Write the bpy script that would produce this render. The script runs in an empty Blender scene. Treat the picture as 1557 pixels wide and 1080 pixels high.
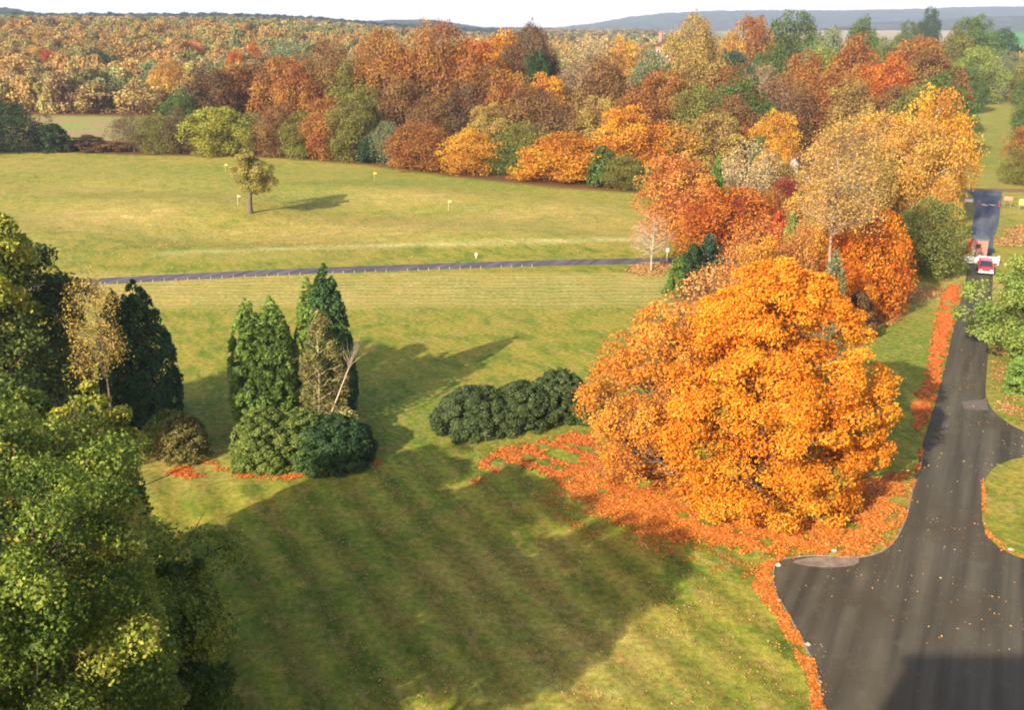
import bpy, bmesh, math, random
import numpy as np
from mathutils import Vector
PI = math.pi
S = bpy.context.scene
COL = S.collection
rng = np.random.default_rng(11)

# ------------------------------------------------------------------ view geometry
F = 1514.0
PITCH = math.atan(505/1514)
CH = 25.0
def pix_dir(px, py):
    u = (px-778.5)/F; v = -(py-540)/F
    return u, math.cos(PITCH)+v*math.sin(PITCH), -math.sin(PITCH)+v*math.cos(PITCH)

def sst(a, b, x):
    t = np.clip((np.asarray(x, float)-a)/(b-a), 0, 1); return t*t*(3-2*t)

def H(x, y):
    """terrain height"""
    x = np.asarray(x, float); y = np.asarray(y, float)
    d = np.hypot(x, y); a = x/np.maximum(d, 1)
    m = 1-sst(-0.26, 0.02, a)
    z = 15*sst(262, 640, d)*m*(y > 0) + 10*sst(950, 1500, d)*m*(y > 0)
    fld = sst(112, 124, y)*(1-sst(150, 175, y))*(1-sst(5, 22, x))*sst(-120, -90, x)
    z = z + fld*(0.55*np.sin(x*0.105+y*0.07)*np.sin(y*0.16+0.8)+0.35*np.sin(x*0.05-y*0.11+1.0))
    far = sst(700, 1300, d)*(y > 0)*sst(0.1, 0.3, a)
    return z + far*3.0*np.sin(x*0.004+1)*np.cos(y*0.003)
def Hf(x, y): return float(H(x, y))

def G(px, py):
    """photograph pixel -> point on the terrain"""
    X, Y, Z = pix_dir(px, py)
    t = CH/-Z if Z < -1e-4 else 3000
    if t*Y < 150: 
        for _ in range(6):
            z = Hf(X*t, Y*t); t = (z-CH)/Z
        return (X*t, Y*t)
    s = 100.0
    while s < 3000:
        if CH+Z*s <= Hf(X*s, Y*s): break
        s += 1.0
    return (X*s, Y*s)
def GP(pts): return [G(*p) for p in pts]
def at(px, d):
    """column px, ground distance d (along y)"""
    # row where flat ground at distance d shows
    ang = math.atan2(CH, d); v = -math.tan(ang-PITCH)
    Yd = math.cos(PITCH)+v*math.sin(PITCH)
    return ((px-778.5)/F/Yd*d, d)
def depth(d, z=0): return d*math.cos(PITCH)+(CH-z)*math.sin(PITCH)
def ztop(d, py):
    ang = PITCH+math.atan((py-540)/F)
    return CH-d*math.tan(ang)

# ------------------------------------------------------------------ tagging
def tag(o, label=None, cat=None, group=None, kind=None):
    if label: o['label'] = label
    if cat: o['category'] = cat
    if group: o['group'] = group
    if kind: o['kind'] = kind
    return o
def empty(name, loc, rz=0, sc=(1, 1, 1)):
    o = bpy.data.objects.new(name, None); COL.objects.link(o)
    o.location = loc; o.rotation_euler = (0, 0, rz); o.scale = sc; o.empty_display_size = .3
    return o
def link(name, me, mat=None, parent=None):
    o = bpy.data.objects.new(name, me); COL.objects.link(o)
    if mat is not None and len(me.materials) == 0: me.materials.append(mat)
    if parent: o.parent = parent
    return o

# ------------------------------------------------------------------ mesh helpers
def np_mesh(name, V, Fs, attrs=None, nside=4, smooth=False):
    me = bpy.data.meshes.new(name)
    V = np.asarray(V, np.float32); Fs = np.asarray(Fs, np.int32)
    me.vertices.add(len(V)); me.vertices.foreach_set('co', V.ravel())
    me.loops.add(Fs.size); me.loops.foreach_set('vertex_index', Fs.ravel())
    me.polygons.add(len(Fs))
    me.polygons.foreach_set('loop_start', np.arange(0, Fs.size, nside, dtype=np.int32))
    me.polygons.foreach_set('loop_total', np.full(len(Fs), nside, np.int32))
    if smooth: me.polygons.foreach_set('use_smooth', np.ones(len(Fs), bool))
    me.update(calc_edges=True)
    for k, a in (attrs or {}).items():
        at_ = me.attributes.new(k, 'FLOAT', 'POINT'); at_.data.foreach_set('value', np.asarray(a, np.float32).ravel())
    return me

def unit(v): return v/np.maximum(np.linalg.norm(v, axis=1, keepdims=True), 1e-6)

def leaf_quads(P, N, size, tint, aspect=.75, sj=.35, r=None):
    r = r or rng
    n = len(P); N = unit(N)
    T = unit(np.cross(N, r.normal(size=(n, 3)))); B = np.cross(N, T)
    s = size*(1+sj*r.uniform(-1, 1, (n, 1)))
    fold = N*s*.18
    V = np.empty((n, 4, 3))
    V[:, 0] = P+T*s*.62; V[:, 1] = P+B*s*.5*aspect+fold; V[:, 2] = P-T*s*.5; V[:, 3] = P-B*s*.5*aspect+fold
    Fs = np.arange(n*4).reshape(n, 4)
    return V.reshape(-1, 3), Fs, np.repeat(tint, 4)

class Tubes:
    def __init__(s): s.V = []; s.F = []; s.n = 0
    def add(s, pts, rad, k=5):
        pts = np.asarray(pts, float); m = len(pts)
        tan = np.gradient(pts, axis=0); tan = unit(tan)
        ref = np.array([0.31, .17, .93]) if abs(tan[0, 2]) < .8 else np.array([.93, .2, .1])
        a = unit(np.cross(tan, ref)); b = np.cross(tan, a)
        th = np.arange(k)*2*PI/k
        ring = pts[:, None]+np.asarray(rad)[:, None, None]*(np.cos(th)[None, :, None]*a[:, None]+np.sin(th)[None, :, None]*b[:, None])
        i = np.arange(m-1)[:, None]*k; j = np.arange(k)[None]; j2 = (j+1) % k
        q = np.stack([i+j, i+j2, i+k+j2, i+k+j], -1).reshape(-1, 4)+s.n
        s.V.append(ring.reshape(-1, 3)); s.F.append(q); s.n += m*k
    def mesh(s, name, smooth=True): return np_mesh(name, np.concatenate(s.V), np.concatenate(s.F), smooth=smooth)

def limb(a, b, n=5, sag=.12, r=None):
    r = r or rng
    a = np.array(a, float); b = np.array(b, float); t = np.linspace(0, 1, n)[:, None]
    L = np.linalg.norm(b-a)
    p = a+(b-a)*t
    p[:, 2] += (np.sin(t[:, 0]*PI))*sag*L*(-.6)
    p[1:-1] += r.normal(size=(n-2, 3))*L*.035
    return p

PROF = {
 'block': lambda t: np.clip(1-np.abs(2*t-1)**4, 0, 1)**.3,
 'maple': lambda t: np.sqrt(np.clip(1-(np.abs(t-.3)/np.where(t > .3, .71, .62))**1.45, 0, 1)),
 'column': lambda t: np.clip(1-t**3.2, 0, 1)**.85*(.86+.14*np.clip(t*6, 0, 1)),
 'dome':  lambda t: np.sqrt(np.clip(1-(np.abs(t-.36)/np.where(t > .36, .66, .62))**2.2, 0, 1)),
 'round': lambda t: np.sqrt(np.clip(1-(2*t-1)**2, 0, 1)),
 'bush':  lambda t: np.clip(1-t**2.6, 0, 1)**.55,
 'cone':  lambda t: np.clip(1-t**1.35, 0, 1)**.85*(.82+.18*np.clip(t*7, 0, 1)),
 'vase':  lambda t: np.clip(.3+1.1*t, 0, 1)*np.sqrt(np.clip(1-np.clip((t-.55)/.46, 0, 1)**2, 0, 1)),
}

def crown(R, z0, z1, prof='round', ncl=120, nleaf=8000, leaf=.2, squash=.8, puff=(.16, .28), seed=0,
          shell=.5, lobes=.16, up=.3, jit=.6, core=.12, tmax=1.0, ragged=.0, spray=0.0):
    r = np.random.default_rng(seed)
    pf = PROF[prof]
    t = []
    while len(t) < ncl:
        c = r.uniform(0, tmax); 
        if r.uniform() < pf(np.array(c))*.85+.15: t.append(c)
    t = np.array(t); az = r.uniform(0, 2*PI, ncl)
    ph = r.uniform(0, 6.28, 4)
    Ra = R*(1+lobes*(.6*np.sin(2*az+ph[0])+.5*np.sin(3*az+ph[1]+3*t)+.5*np.sin(5*az+ph[2]-5*t)))
    pr = R*r.uniform(*puff, ncl)*(.55+.45*pf(t))
    rr = np.maximum(pf(t)*Ra*(1-shell*(1-r.uniform(0, 1, ncl)**.45))-pr*.55, 0)
    rr *= 1+ragged*r.uniform(-1, 1, ncl)
    C = np.stack([rr*np.cos(az), rr*np.sin(az), z0+t*(z1-z0)-pr*.4*squash*(t > .6)], 1)
    w = pr**2; cnt = np.maximum((nleaf*w/w.sum()).astype(int), 3)
    idx = np.repeat(np.arange(ncl), cnt); n = len(idx)
    out = C-np.array([0, 0, z0+(z1-z0)*.35]); out = unit(out)
    d = unit(r.normal(size=(n, 3))); d = unit(d+out[idx]*.55+np.array([0, 0, up]))
    rad = pr[idx]*(.62+.42*r.uniform(0, 1, n))
    # smaller lumps inside each puff
    lump = np.sin(d[:, 0]*5+idx)*np.sin(d[:, 1]*6+idx*1.7)*np.sin(d[:, 2]*5+idx*.6)
    rad *= 1+.28*lump+spray*np.abs(r.normal(size=n))*.5
    P = C[idx]+d*rad[:, None]*np.array([1, 1, squash])
    N = unit(d*.7+r.normal(size=(n, 3))*jit+np.array([0, 0, .25]))
    ct = r.uniform(0, 1, ncl); tint = np.clip(ct[idx]*.6+r.uniform(0, 1, n)*.4, 0, 1)
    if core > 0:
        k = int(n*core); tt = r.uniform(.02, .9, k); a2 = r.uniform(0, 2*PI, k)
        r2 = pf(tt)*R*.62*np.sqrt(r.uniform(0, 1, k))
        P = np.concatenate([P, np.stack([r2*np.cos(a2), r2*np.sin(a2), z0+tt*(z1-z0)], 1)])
        N = np.concatenate([N, r.normal(size=(k, 3))]); tint = np.concatenate([tint, r.uniform(0, .5, k)])  # core leaves take only the darker tints: inner shade put into their colour
    V, Fs, T = leaf_quads(P, N, leaf, tint, r=r)
    gy = np.repeat(np.clip((P[:, 2]-z0)/(z1-z0), 0, 1), 4)
    return V, Fs, T, gy, C, pr

def tree_meshes(name, R, z0, z1, trunk_r, height_fork=.35, nlimb=22, twigs=0, bend=.02, ktr=7, base_flare=1.35, seed=0, off=(0, 0), twig_len=1.0, **kw):
    r = np.random.default_rng(seed+777)
    V, Fs, T, gy, C, pr = crown(R, z0, z1, seed=seed, **kw)
    V = V+np.array([off[0], off[1], 0]); C = C+np.array([off[0], off[1], 0])
    me = np_mesh(name+'_crown', V, Fs, {'tint': T, 'hgt': gy})
    tb = Tubes()
    top = z0+(z1-z0)*.85
    n = 9; zz = np.linspace(0, top, n)
    px = np.cumsum(r.normal(size=n))*bend*top/3+off[0]*(zz/top)**1.2; py = np.cumsum(r.normal(size=n))*bend*top/3+off[1]*(zz/top)**1.2
    px -= px[0]; py -= py[0]
    P = np.stack([px, py, zz], 1); rad = trunk_r*(1-.86*(zz/top))**.9; rad[0] *= base_flare
    P[0, 2] = -.25
    tb.add(P, rad, ktr)
    order = r.permutation(len(C))[:nlimb]
    for i in order:
        c = C[i]; h = max(min(c[2]-np.hypot(c[0]-off[0], c[1]-off[1])*.55, top*.9), z0*.7+.1*top)
        a = np.array([np.interp(h, zz, px), np.interp(h, zz, py), h])
        r0 = float(np.interp(h, zz, rad))*.5
        pts = limb(a, c, 6, -.12, r)
        tb.add(pts, np.linspace(r0, r0*.15+.004*R, 6), 4)
        for _ in range(twigs):
            e = c+unit((c-a)[None]+r.normal(size=(1, 3))*np.linalg.norm(c-a)*.5)[0]*pr[i]*r.uniform(.8, 1.7)*twig_len
            s0 = pts[r.integers(3, 6)]
            tb.add(limb(s0, e, 4, -.1, r), np.linspace(r0*.22+.003*R, .0015*R, 4), 3)
    return me, tb.mesh(name+'_trunk')

# ------------------------------------------------------------------ materials
def newmat(name):
    m = bpy.data.materials.new(name); m.use_nodes = True; nt = m.node_tree; nt.nodes.clear()
    return m, nt, nt.nodes, nt.links
class NB:
    """small node builder"""
    def __init__(s, nt): s.nt = nt; s.n = nt.nodes; s.l = nt.links
    def node(s, t, **kw):
        n = s.n.new(t)
        for k, v in kw.items(): setattr(n, k, v)
        return n
    def setin(s, n, key, v):
        if hasattr(v, 'is_output') or isinstance(v, bpy.types.NodeSocket): s.l.new(v, n.inputs[key])
        else: n.inputs[key].default_value = v
    def math(s, op, a, b=None, c=None, clamp=False):
        n = s.node('ShaderNodeMath', operation=op, use_clamp=clamp)
        for i, v in enumerate((a, b, c)):
            if v is not None: s.setin(n, i, v)
        return n.outputs[0]
    def mix(s, fac, a, b, bt='MIX'):
        n = s.node('ShaderNodeMix', data_type='RGBA', blend_type=bt)
        s.setin(n, 0, fac); s.setin(n, 6, a if not isinstance(a, tuple) else (*a, 1)); s.setin(n, 7, b if not isinstance(b, tuple) else (*b, 1))
        return n.outputs[2]
    def ramp(s, fac, stops, interp='LINEAR'):
        n = s.node('ShaderNodeValToRGB'); cr = n.color_ramp; cr.interpolation = interp
        while len(cr.elements) < len(stops): cr.elements.new(.5)
        for e, (p, c) in zip(cr.elements, stops):
            e.position = p; e.color = (*c, 1) if isinstance(c, tuple) else (c, c, c, 1)
        s.l.new(fac, n.inputs[0]); return n.outputs[0]
    def noise(s, scale, detail=4, rough=.55, vec=None, dist=0.0):
        n = s.node('ShaderNodeTexNoise'); n.inputs['Scale'].default_value = scale; n.inputs['Detail'].default_value = detail
        n.inputs['Roughness'].default_value = rough; n.inputs['Distortion'].default_value = dist
        if vec is not None: s.l.new(vec, n.inputs['Vector'])
        return n.outputs[0]
    def attr(s, name): return s.node('ShaderNodeAttribute', attribute_name=name).outputs['Fac']
    def along(s, vec, d, sa, sc):
        """coordinates running along (sa per metre) and across (sc per metre) the ground direction d"""
        sp = s.node('ShaderNodeSeparateXYZ'); s.l.new(vec, sp.inputs[0]); L = math.hypot(*d); dx, dy = d[0]/L, d[1]/L
        al = s.math('ADD', s.math('MULTIPLY', sp.outputs[0], dx*sa), s.math('MULTIPLY', sp.outputs[1], dy*sa))
        ac = s.math('ADD', s.math('MULTIPLY', sp.outputs[0], dy*sc), s.math('MULTIPLY', sp.outputs[1], -dx*sc))
        cb = s.node('ShaderNodeCombineXYZ'); s.l.new(ac, cb.inputs[0]); s.l.new(al, cb.inputs[1]); return cb.outputs[0], ac
    def mapv(s, vec, scale=(1, 1, 1), rot=(0, 0, 0), loc=(0, 0, 0)):
        n = s.node('ShaderNodeMapping'); n.inputs['Scale'].default_value = scale; n.inputs['Rotation'].default_value = rot; n.inputs['Location'].default_value = loc
        s.l.new(vec, n.inputs[0]); return n.outputs[0]
    def bsdf(s, col, rough=.8, spec=.3, bump=None, bstr=.3, bdist=.05, metal=0):
        p = s.node('ShaderNodeBsdfPrincipled')
        s.setin(p, 'Base Color', col if not isinstance(col, tuple) else (*col, 1)); s.setin(p, 'Roughness', rough)
        p.inputs['Specular IOR Level'].default_value = spec; p.inputs['Metallic'].default_value = metal
        if bump is not None:
            b = s.node('ShaderNodeBump'); b.inputs['Strength'].default_value = bstr; b.inputs['Distance'].default_value = bdist
            s.l.new(bump, b.inputs['Height']); s.l.new(b.outputs[0], p.inputs['Normal'])
        return p
    def out(s, sh, disp=None):
        o = s.node('ShaderNodeOutputMaterial'); s.l.new(sh.outputs[0] if hasattr(sh, 'outputs') else sh, o.inputs[0])

def simple(name, col, rough=.7, spec=.3, var=.15, scale=3, bstr=.2, metal=0):
    m, nt, n, l = newmat(name); b = NB(nt)
    g = b.node('ShaderNodeTexCoord').outputs['Object']
    nz = b.noise(scale, 4, .6, g)
    c = b.ramp(nz, [(.3, tuple(x*(1-var) for x in col)), (.7, tuple(min(1, x*(1+var)) for x in col))])
    b.out(b.bsdf(c, rough, spec, nz, bstr, .02, metal)); return m

def leafmat(name, stops=None, trans=.28, hue=.034, low=None):
    """stops: ramp over the leaf tint; None = the object's own colour with leaf to leaf variation.
    low: (colour, hmax) leaves of another colour low in the crown (foliage that has not turned yet)"""
    m, nt, n, l = newmat(name); b = NB(nt)
    t = b.attr('tint')
    if stops is None:
        base = b.node('ShaderNodeObjectInfo').outputs['Color']
        rnd = b.node('ShaderNodeObjectInfo').outputs['Random']
        pos = b.node('ShaderNodeTexCoord').outputs['Object']
        nz = b.noise(3.2, 4, .65, pos)
        hs = b.node('ShaderNodeHueSaturation')
        l.new(base, hs.inputs['Color'])
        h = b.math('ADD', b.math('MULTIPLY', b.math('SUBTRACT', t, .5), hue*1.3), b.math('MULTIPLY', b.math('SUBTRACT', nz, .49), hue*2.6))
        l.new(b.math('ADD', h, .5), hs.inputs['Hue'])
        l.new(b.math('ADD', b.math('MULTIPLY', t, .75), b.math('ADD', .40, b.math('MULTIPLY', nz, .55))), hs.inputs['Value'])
        hs.inputs['Saturation'].default_value = 1.0
        col = hs.outputs[0]
    else:
        col = b.ramp(t, stops)
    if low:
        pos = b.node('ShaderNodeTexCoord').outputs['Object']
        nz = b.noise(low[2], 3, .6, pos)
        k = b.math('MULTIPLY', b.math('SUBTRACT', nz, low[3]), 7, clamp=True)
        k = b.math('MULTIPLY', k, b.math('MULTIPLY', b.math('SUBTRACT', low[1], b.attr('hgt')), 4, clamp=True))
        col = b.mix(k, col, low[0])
    p = b.bsdf(col, .62, .25)
    tr = b.node('ShaderNodeBsdfTranslucent'); l.new(col, tr.inputs[0])
    mx = b.node('ShaderNodeMixShader'); mx.inputs[0].default_value = trans
    l.new(p.outputs[0], mx.inputs[1]); l.new(tr.outputs[0], mx.inputs[2])
    b.out(mx); return m

M = {}
M['leaf'] = leafmat('autumn_leaves')
M['bark'] = simple('bark', (.075, .058, .042), .9, .1, .35, 4)
M['bark_grey'] = simple('bark_grey', (.145, .105, .07), .9, .0, .3, 4)
M['bark_pale'] = simple('bark_pale', (.42, .35, .27), .85, .1, .3, 3)
M['bark_birch'] = simple('bark_birch', (.34, .25, .17), .9, .0, .35, 2)
M['deadwood'] = simple('deadwood', (.46, .36, .24), .85, .1, .25, 3)
M['white'] = simple('white_paint', (.8, .8, .78), .5, .4, .06)
M['cream'] = simple('cream_paint', (.68, .58, .36), .6, .3, .1)
M['yellow'] = simple('yellow_cloth', (.68, .52, .14), .7, .2, .1)
M['redp'] = simple('red_paint', (.55, .07, .04), .45, .4, .15)
M['steel'] = simple('grey_metal', (.35, .36, .37), .4, .5, .1, metal=.6)
M['rubber'] = simple('tyre_rubber', (.025, .025, .025), .8, .2)
M['stone'] = simple('pale_stone', (.38, .33, .26), .9, .1, .2, 6)
M['lead'] = simple('lead_roof', (.24, .27, .30), .6, .3, .15)

def glassmat():
    m, nt, n, l = newmat('window_glass'); b = NB(nt)
    b.out(b.bsdf((.03, .035, .045), .08, .8)); return m
M['glass'] = glassmat()
def lampmat(name, c):
    m, nt, n, l = newmat(name); b = NB(nt); b.out(b.bsdf(c, .15, .7)); return m
M['headlamp'] = lampmat('headlamp_glass', (.6, .62, .65)); M['carpaint'] = lampmat('red_car_paint', (.50, .03, .035))

def brickmat(name, c1, c2, mortar, scale=1.0):
    m, nt, n, l = newmat(name); b = NB(nt)
    tc = b.node('ShaderNodeTexCoord').outputs['Object']
    sep = b.node('ShaderNodeSeparateXYZ'); l.new(tc, sep.inputs[0])
    cx = b.node('ShaderNodeCombineXYZ'); l.new(b.math('ADD', sep.outputs[0], sep.outputs[1]), cx.inputs[0]); l.new(sep.outputs[2], cx.inputs[1])
    br = b.node('ShaderNodeTexBrick'); l.new(cx.outputs[0], br.inputs[0])
    br.inputs['Color1'].default_value = (*c1, 1); br.inputs['Color2'].default_value = (*c2, 1); br.inputs['Mortar'].default_value = (*mortar, 1)
    br.inputs['Scale'].default_value = scale; br.inputs['Brick Width'].default_value = .225; br.inputs['Row Height'].default_value = .075
    br.inputs['Mortar Size'].default_value = .008
    b.out(b.bsdf(br.outputs[0], .9, .1)); return m
M['brick'] = brickmat('red_brick', (.36, .13, .09), (.28, .10, .07), (.4, .34, .28))
M['pinkbrick'] = brickmat('pale_red_brick', (.36, .15, .11), (.29, .115, .085), (.42, .33, .27))

# ---- asphalt
def asphalt(name, base, patch):
    m, nt, n, l = newmat(name); b = NB(nt)
    g = b.node('ShaderNodeNewGeometry').outputs['Position']
    big = b.noise(.16, 4, .6, g); mid = b.noise(.9, 5, .65, g); fine = b.noise(18, 3, .7, g)
    # wheel tracks run along the drive
    v, _ = b.along(g, (24.4, 49), .045, 1.0)
    tr = b.noise(1.15, 3, .5, v)
    c = b.ramp(tr, [(.34, tuple(x*.55 for x in base)), (.5, base), (.66, tuple(x*1.4 for x in base))])
    c = b.mix(b.math('MULTIPLY', b.math('SUBTRACT', big, .48), 5, clamp=True), c, patch)
    c = b.mix(b.math('MULTIPLY', b.math('SUBTRACT', mid, .56), 3.0, clamp=True), c, tuple(x*1.5 for x in base))
    c = b.mix(.4, c, b.ramp(fine, [(.3, .35), (.7, .7)]), 'OVERLAY')
    sp = b.math('GREATER_THAN', b.noise(5.5, 2, .5, g), .715)
    c = b.mix(b.math('MULTIPLY', sp, .7), c, (.22, .13, .07))
    b.out(b.bsdf(c, .85, .25, fine, .35, .02)); return m
M['asphalt'] = asphalt('worn_asphalt', (.082, .068, .045), (.068, .050, .028))
M['asphalt_blue'] = asphalt('blue_grey_asphalt', (.10, .105, .13), (.08, .085, .10))
M['asphalt_drive'] = asphalt('purple_grey_asphalt', (.115, .092, .10), (.09, .072, .078))

# ------------------------------------------------------------------ pixel outlines -> ground outlines
def smooth_closed(pts, k=6):
    P = np.array(pts, float); n = len(P); out = []
    for i in range(n):
        p0, p1, p2, p3 = P[i-1], P[i], P[(i+1) % n], P[(i+2) % n]
        for t in np.arange(k)/k:
            out.append(.5*((2*p1)+(-p0+p2)*t+(2*p0-5*p1+4*p2-p3)*t*t+(-p0+3*p1-3*p2+p3)*t**3))
    return np.array(out)
def smooth_open(pts, k=6):
    P = np.array(pts, float); P = np.vstack([2*P[0]-P[1], P, 2*P[-1]-P[-2]]); out = []
    for i in range(1, len(P)-2):
        p0, p1, p2, p3 = P[i-1:i+3]
        for t in np.arange(k)/k:
            out.append(.5*((2*p1)+(-p0+p2)*t+(2*p0-5*p1+4*p2-p3)*t*t+(-p0+3*p1-3*p2+p3)*t**3))
    out.append(P[-2]); return np.array(out)
def in_poly(x, y, poly):
    x = np.asarray(x); y = np.asarray(y); c = np.zeros(x.shape, bool); n = len(poly); j = n-1
    for i in range(n):
        xi, yi = poly[i]; xj, yj = poly[j]
        with np.errstate(divide='ignore', invalid='ignore'):
            k = ((yi > y) != (yj > y)) & (x < (xj-xi)*(y-yi)/(yj-yi)+xi)
        c ^= k; j = i
    return c
def sheet(name, outline, z, mat, side=0.0, **tags):
    bm = bmesh.new()
    vs = [bm.verts.new((x, y, Hf(x, y)+z)) for x, y in outline]
    f = bm.faces.new(vs); bm.normal_update()
    if f.normal.z < 0: bmesh.ops.reverse_faces(bm, faces=[f])
    if side > 0:
        lo = [bm.verts.new((v.co.x, v.co.y, v.co.z-side)) for v in vs]
        for i in range(len(vs)):
            j = (i+1) % len(vs); bm.faces.new((vs[i], lo[i], lo[j], vs[j]))
    bmesh.ops.triangulate(bm, faces=[f]); bmesh.ops.recalc_face_normals(bm, faces=bm.faces)
    me = bpy.data.meshes.new(name); bm.to_mesh(me); bm.free()
    up = sum(p.normal.z*p.area for p in me.polygons)
    if up < 0: me.flip_normals()
    o = link(name, me, mat); tag(o, **tags); return o
def dist_line(x, y, pts):
    d = np.full(np.shape(x), 1e9)
    for (x0, y0), (x1, y1) in zip(pts[:-1], pts[1:]):
        L = (x1-x0)**2+(y1-y0)**2; t = np.clip(((x-x0)*(x1-x0)+(y-y0)*(y1-y0))/L, 0, 1)
        d = np.minimum(d, np.hypot(x-x0-t*(x1-x0), y-y0-t*(y1-y0)))
    return d

road_left_px = [(1262, 1130), (1250, 1080), (1243, 1030), (1225, 985), (1198, 935), (1178, 900), (1176, 872), (1186, 853), (1240, 846), (1310, 848), (1352, 832),
                (1375, 795), (1388, 745), (1402, 680), (1420, 620), (1436, 560), (1450, 500), (1461, 455), (1468, 425), (1474, 398), (1477, 372), (1478, 345), (1482, 318), (1480, 300), (1468, 291)]
road_right_px = [(1524, 291), (1521, 315), (1519, 335), (1516, 350), (1511, 362), (1509, 380), (1510, 405), (1509, 440), (1506, 490), (1503, 530), (1500, 570), (1500, 606), (1520, 634), (1560, 658), (1640, 690), (1640, 840), (1640, 1130)]
RL = smooth_open(GP(road_left_px), 5); RR = smooth_open(GP(road_right_px[:-1])+[G(1720, 860), G(1720, 1130)], 5)
road_poly = np.vstack([RL, RR])
drive_mid = GP([(-60, 440), (60, 433), (150, 428), (300, 420), (450, 413), (600, 407.5), (760, 402), (900, 398.5), (1010, 396.5), (1080, 397), (1160, 402), (1260, 412)])
dm = smooth_open(drive_mid, 4)
def ribbon(path, w):
    p = np.array(path); t = np.gradient(p, axis=0); t /= np.linalg.norm(t, axis=1, keepdims=True); nrm = np.stack([-t[:, 1], t[:, 0]], 1)
    w = np.asarray(w)*np.ones(len(p)); return np.vstack([p+nrm*w[:, None]/2, (p-nrm*w[:, None]/2)[::-1]])
drive_poly = ribbon(dm, 2.7)
cross_poly = np.array(GP([(1446, 287.5), (1500, 286), (1640, 290), (1640, 293.5), (1500, 292.5), (1446, 291)]))

wood_edge = GP([(-80, 232), (0, 231), (110, 233), (185, 236), (300, 238), (420, 241), (560, 252), (700, 272), (850, 287), (985, 296)])
wood_edge2 = GP([(985, 296), (1000, 330), (1010, 372), (1035, 410), (1010, 450)])
avenue = GP([(1447, 284), (1500, 283), (1562, 283), (1556, 230), (1546, 190), (1536, 150), (1508, 150), (1492, 185), (1474, 230)])

# ------------------------------------------------------------------ ground sheet
def axis(lo, hi, step, outer, g=1.09):
    a = list(np.arange(lo, hi+step, step)); s = step
    while a[-1] < outer: s *= g; a.append(a[-1]+s)
    s = step
    while a[0] > -outer: s *= g; a.insert(0, a[0]-s)
    return np.array(a)
gx = axis(-75, 85, 1.6, 6500); gy = axis(-20, 215, 1.6, 6500)
gy = gy[gy > -900]
X, Y = np.meshgrid(gx, gy); Z = H(X, Y)
ny, nx = X.shape
i = np.arange(ny-1)[:, None]*nx; j = np.arange(nx-1)[None]
FG = np.stack([i+j, i+j+1, i+nx+j+1, i+nx+j], -1).reshape(-1, 4)
# kinds of ground cover (what grows there), as masks on the sheet
xf = X.ravel(); yf = Y.ravel(); df = np.hypot(xf, yf)
we = np.array(wood_edge); yedge = np.interp(xf, we[:, 0], we[:, 1])
wood = sst(-1, 2.5, yf-yedge)*(xf < 23)
we2 = np.array(wood_edge2)
xed = np.interp(yf, we2[::-1, 1], we2[::-1, 0])
road_c = GP([(1468, 425), (1478, 345), (1470, 291)])
wood = np.maximum(wood, sst(-1, 3, xf-xed)*(yf > 84)*(xf < np.interp(yf, [60, 100, 112, 160, 340, 600], [15, 30, 40, 66, 150, 280])))
meadow = in_poly(xf, yf, GP([(20, 181), (20, 219), (100, 225), (186, 219), (200, 190), (120, 182)]))*1.0
meadow = np.maximum(meadow, ((xf > -170) & (xf < -85) & (yf > 225) & (yf < 285))*1.0)
av = in_poly(xf, yf, avenue)*1.0
wood = np.maximum(wood, (yf > 350)*1.0)
wood = np.maximum(wood, ((xf > np.interp(yf, [160, 340], [85, 172])) & (yf > 165))*1.0)
wood = wood*(1-np.maximum(meadow, av))
wood = np.where((yf > 900) & (xf > yf*.2), 0, wood)
def blob(px, py, rx, ry, s=1):
    cx, cy = G(px, py); return s*np.exp(-((xf-cx)/rx)**2-((yf-cy)/ry)**2)
hay = dist_line(xf, yf, GP([(250, 385), (430, 378), (600, 373), (800, 368), (960, 364)])); hay = np.exp(-(hay/.9)**2)*.38
bandy = sst(G(600, 474)[1], G(600, 460)[1], yf)*(1-sst(G(600, 418)[1]-.5, G(600, 416)[1]+1, yf))*(yf < 112)
dry = np.clip(bandy*.75 + blob(160, 330, 12, 7, .7)+blob(560, 300, 10, 7, .6)+blob(650, 345, 22, 6, .7)+blob(820, 320, 14, 5, .5)+blob(300, 700, 5, 4, .5)
              + blob(380, 390, 14, 3, .5)+blob(330, 720, 4, 3, .4)+blob(930, 1000, 5, 4, .5)+blob(800, 860, 5, 3, .35)+sst(112, 118, yf)*.34*(1-wood), 0, 1)
lush = np.clip(blob(800, 280, 40, 6, .8)+blob(480, 262, 30, 6, .5)+blob(450, 300, 11, 6, .55)+blob(1370, 520, 5, 14, 1.0)+blob(600, 630, 8, 5, .6)+blob(860, 450, 14, 5, .35)
               + blob(700, 700, 9, 4, .5)+blob(720, 318, 8, 3, .5)+blob(1110, 870, 4, 3, .6)+blob(1530, 780, 3, 4, .6)+blob(340, 640, 8, 6, .5), 0, 1)+av*.35
strp = sst(0, 3, (G(600, 672)[1]-yf)+.12*xf)*(xf > -24)*(xf < 14)*(yf > 25)
me = np_mesh('ground', np.stack([xf, yf, Z.ravel()], 1), FG, {'wood': wood, 'dry': dry, 'lush': lush, 'meadow': meadow, 'stripe': strp, 'hay': hay, 'rake': bandy*(xf < 18)}, smooth=True)

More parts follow.
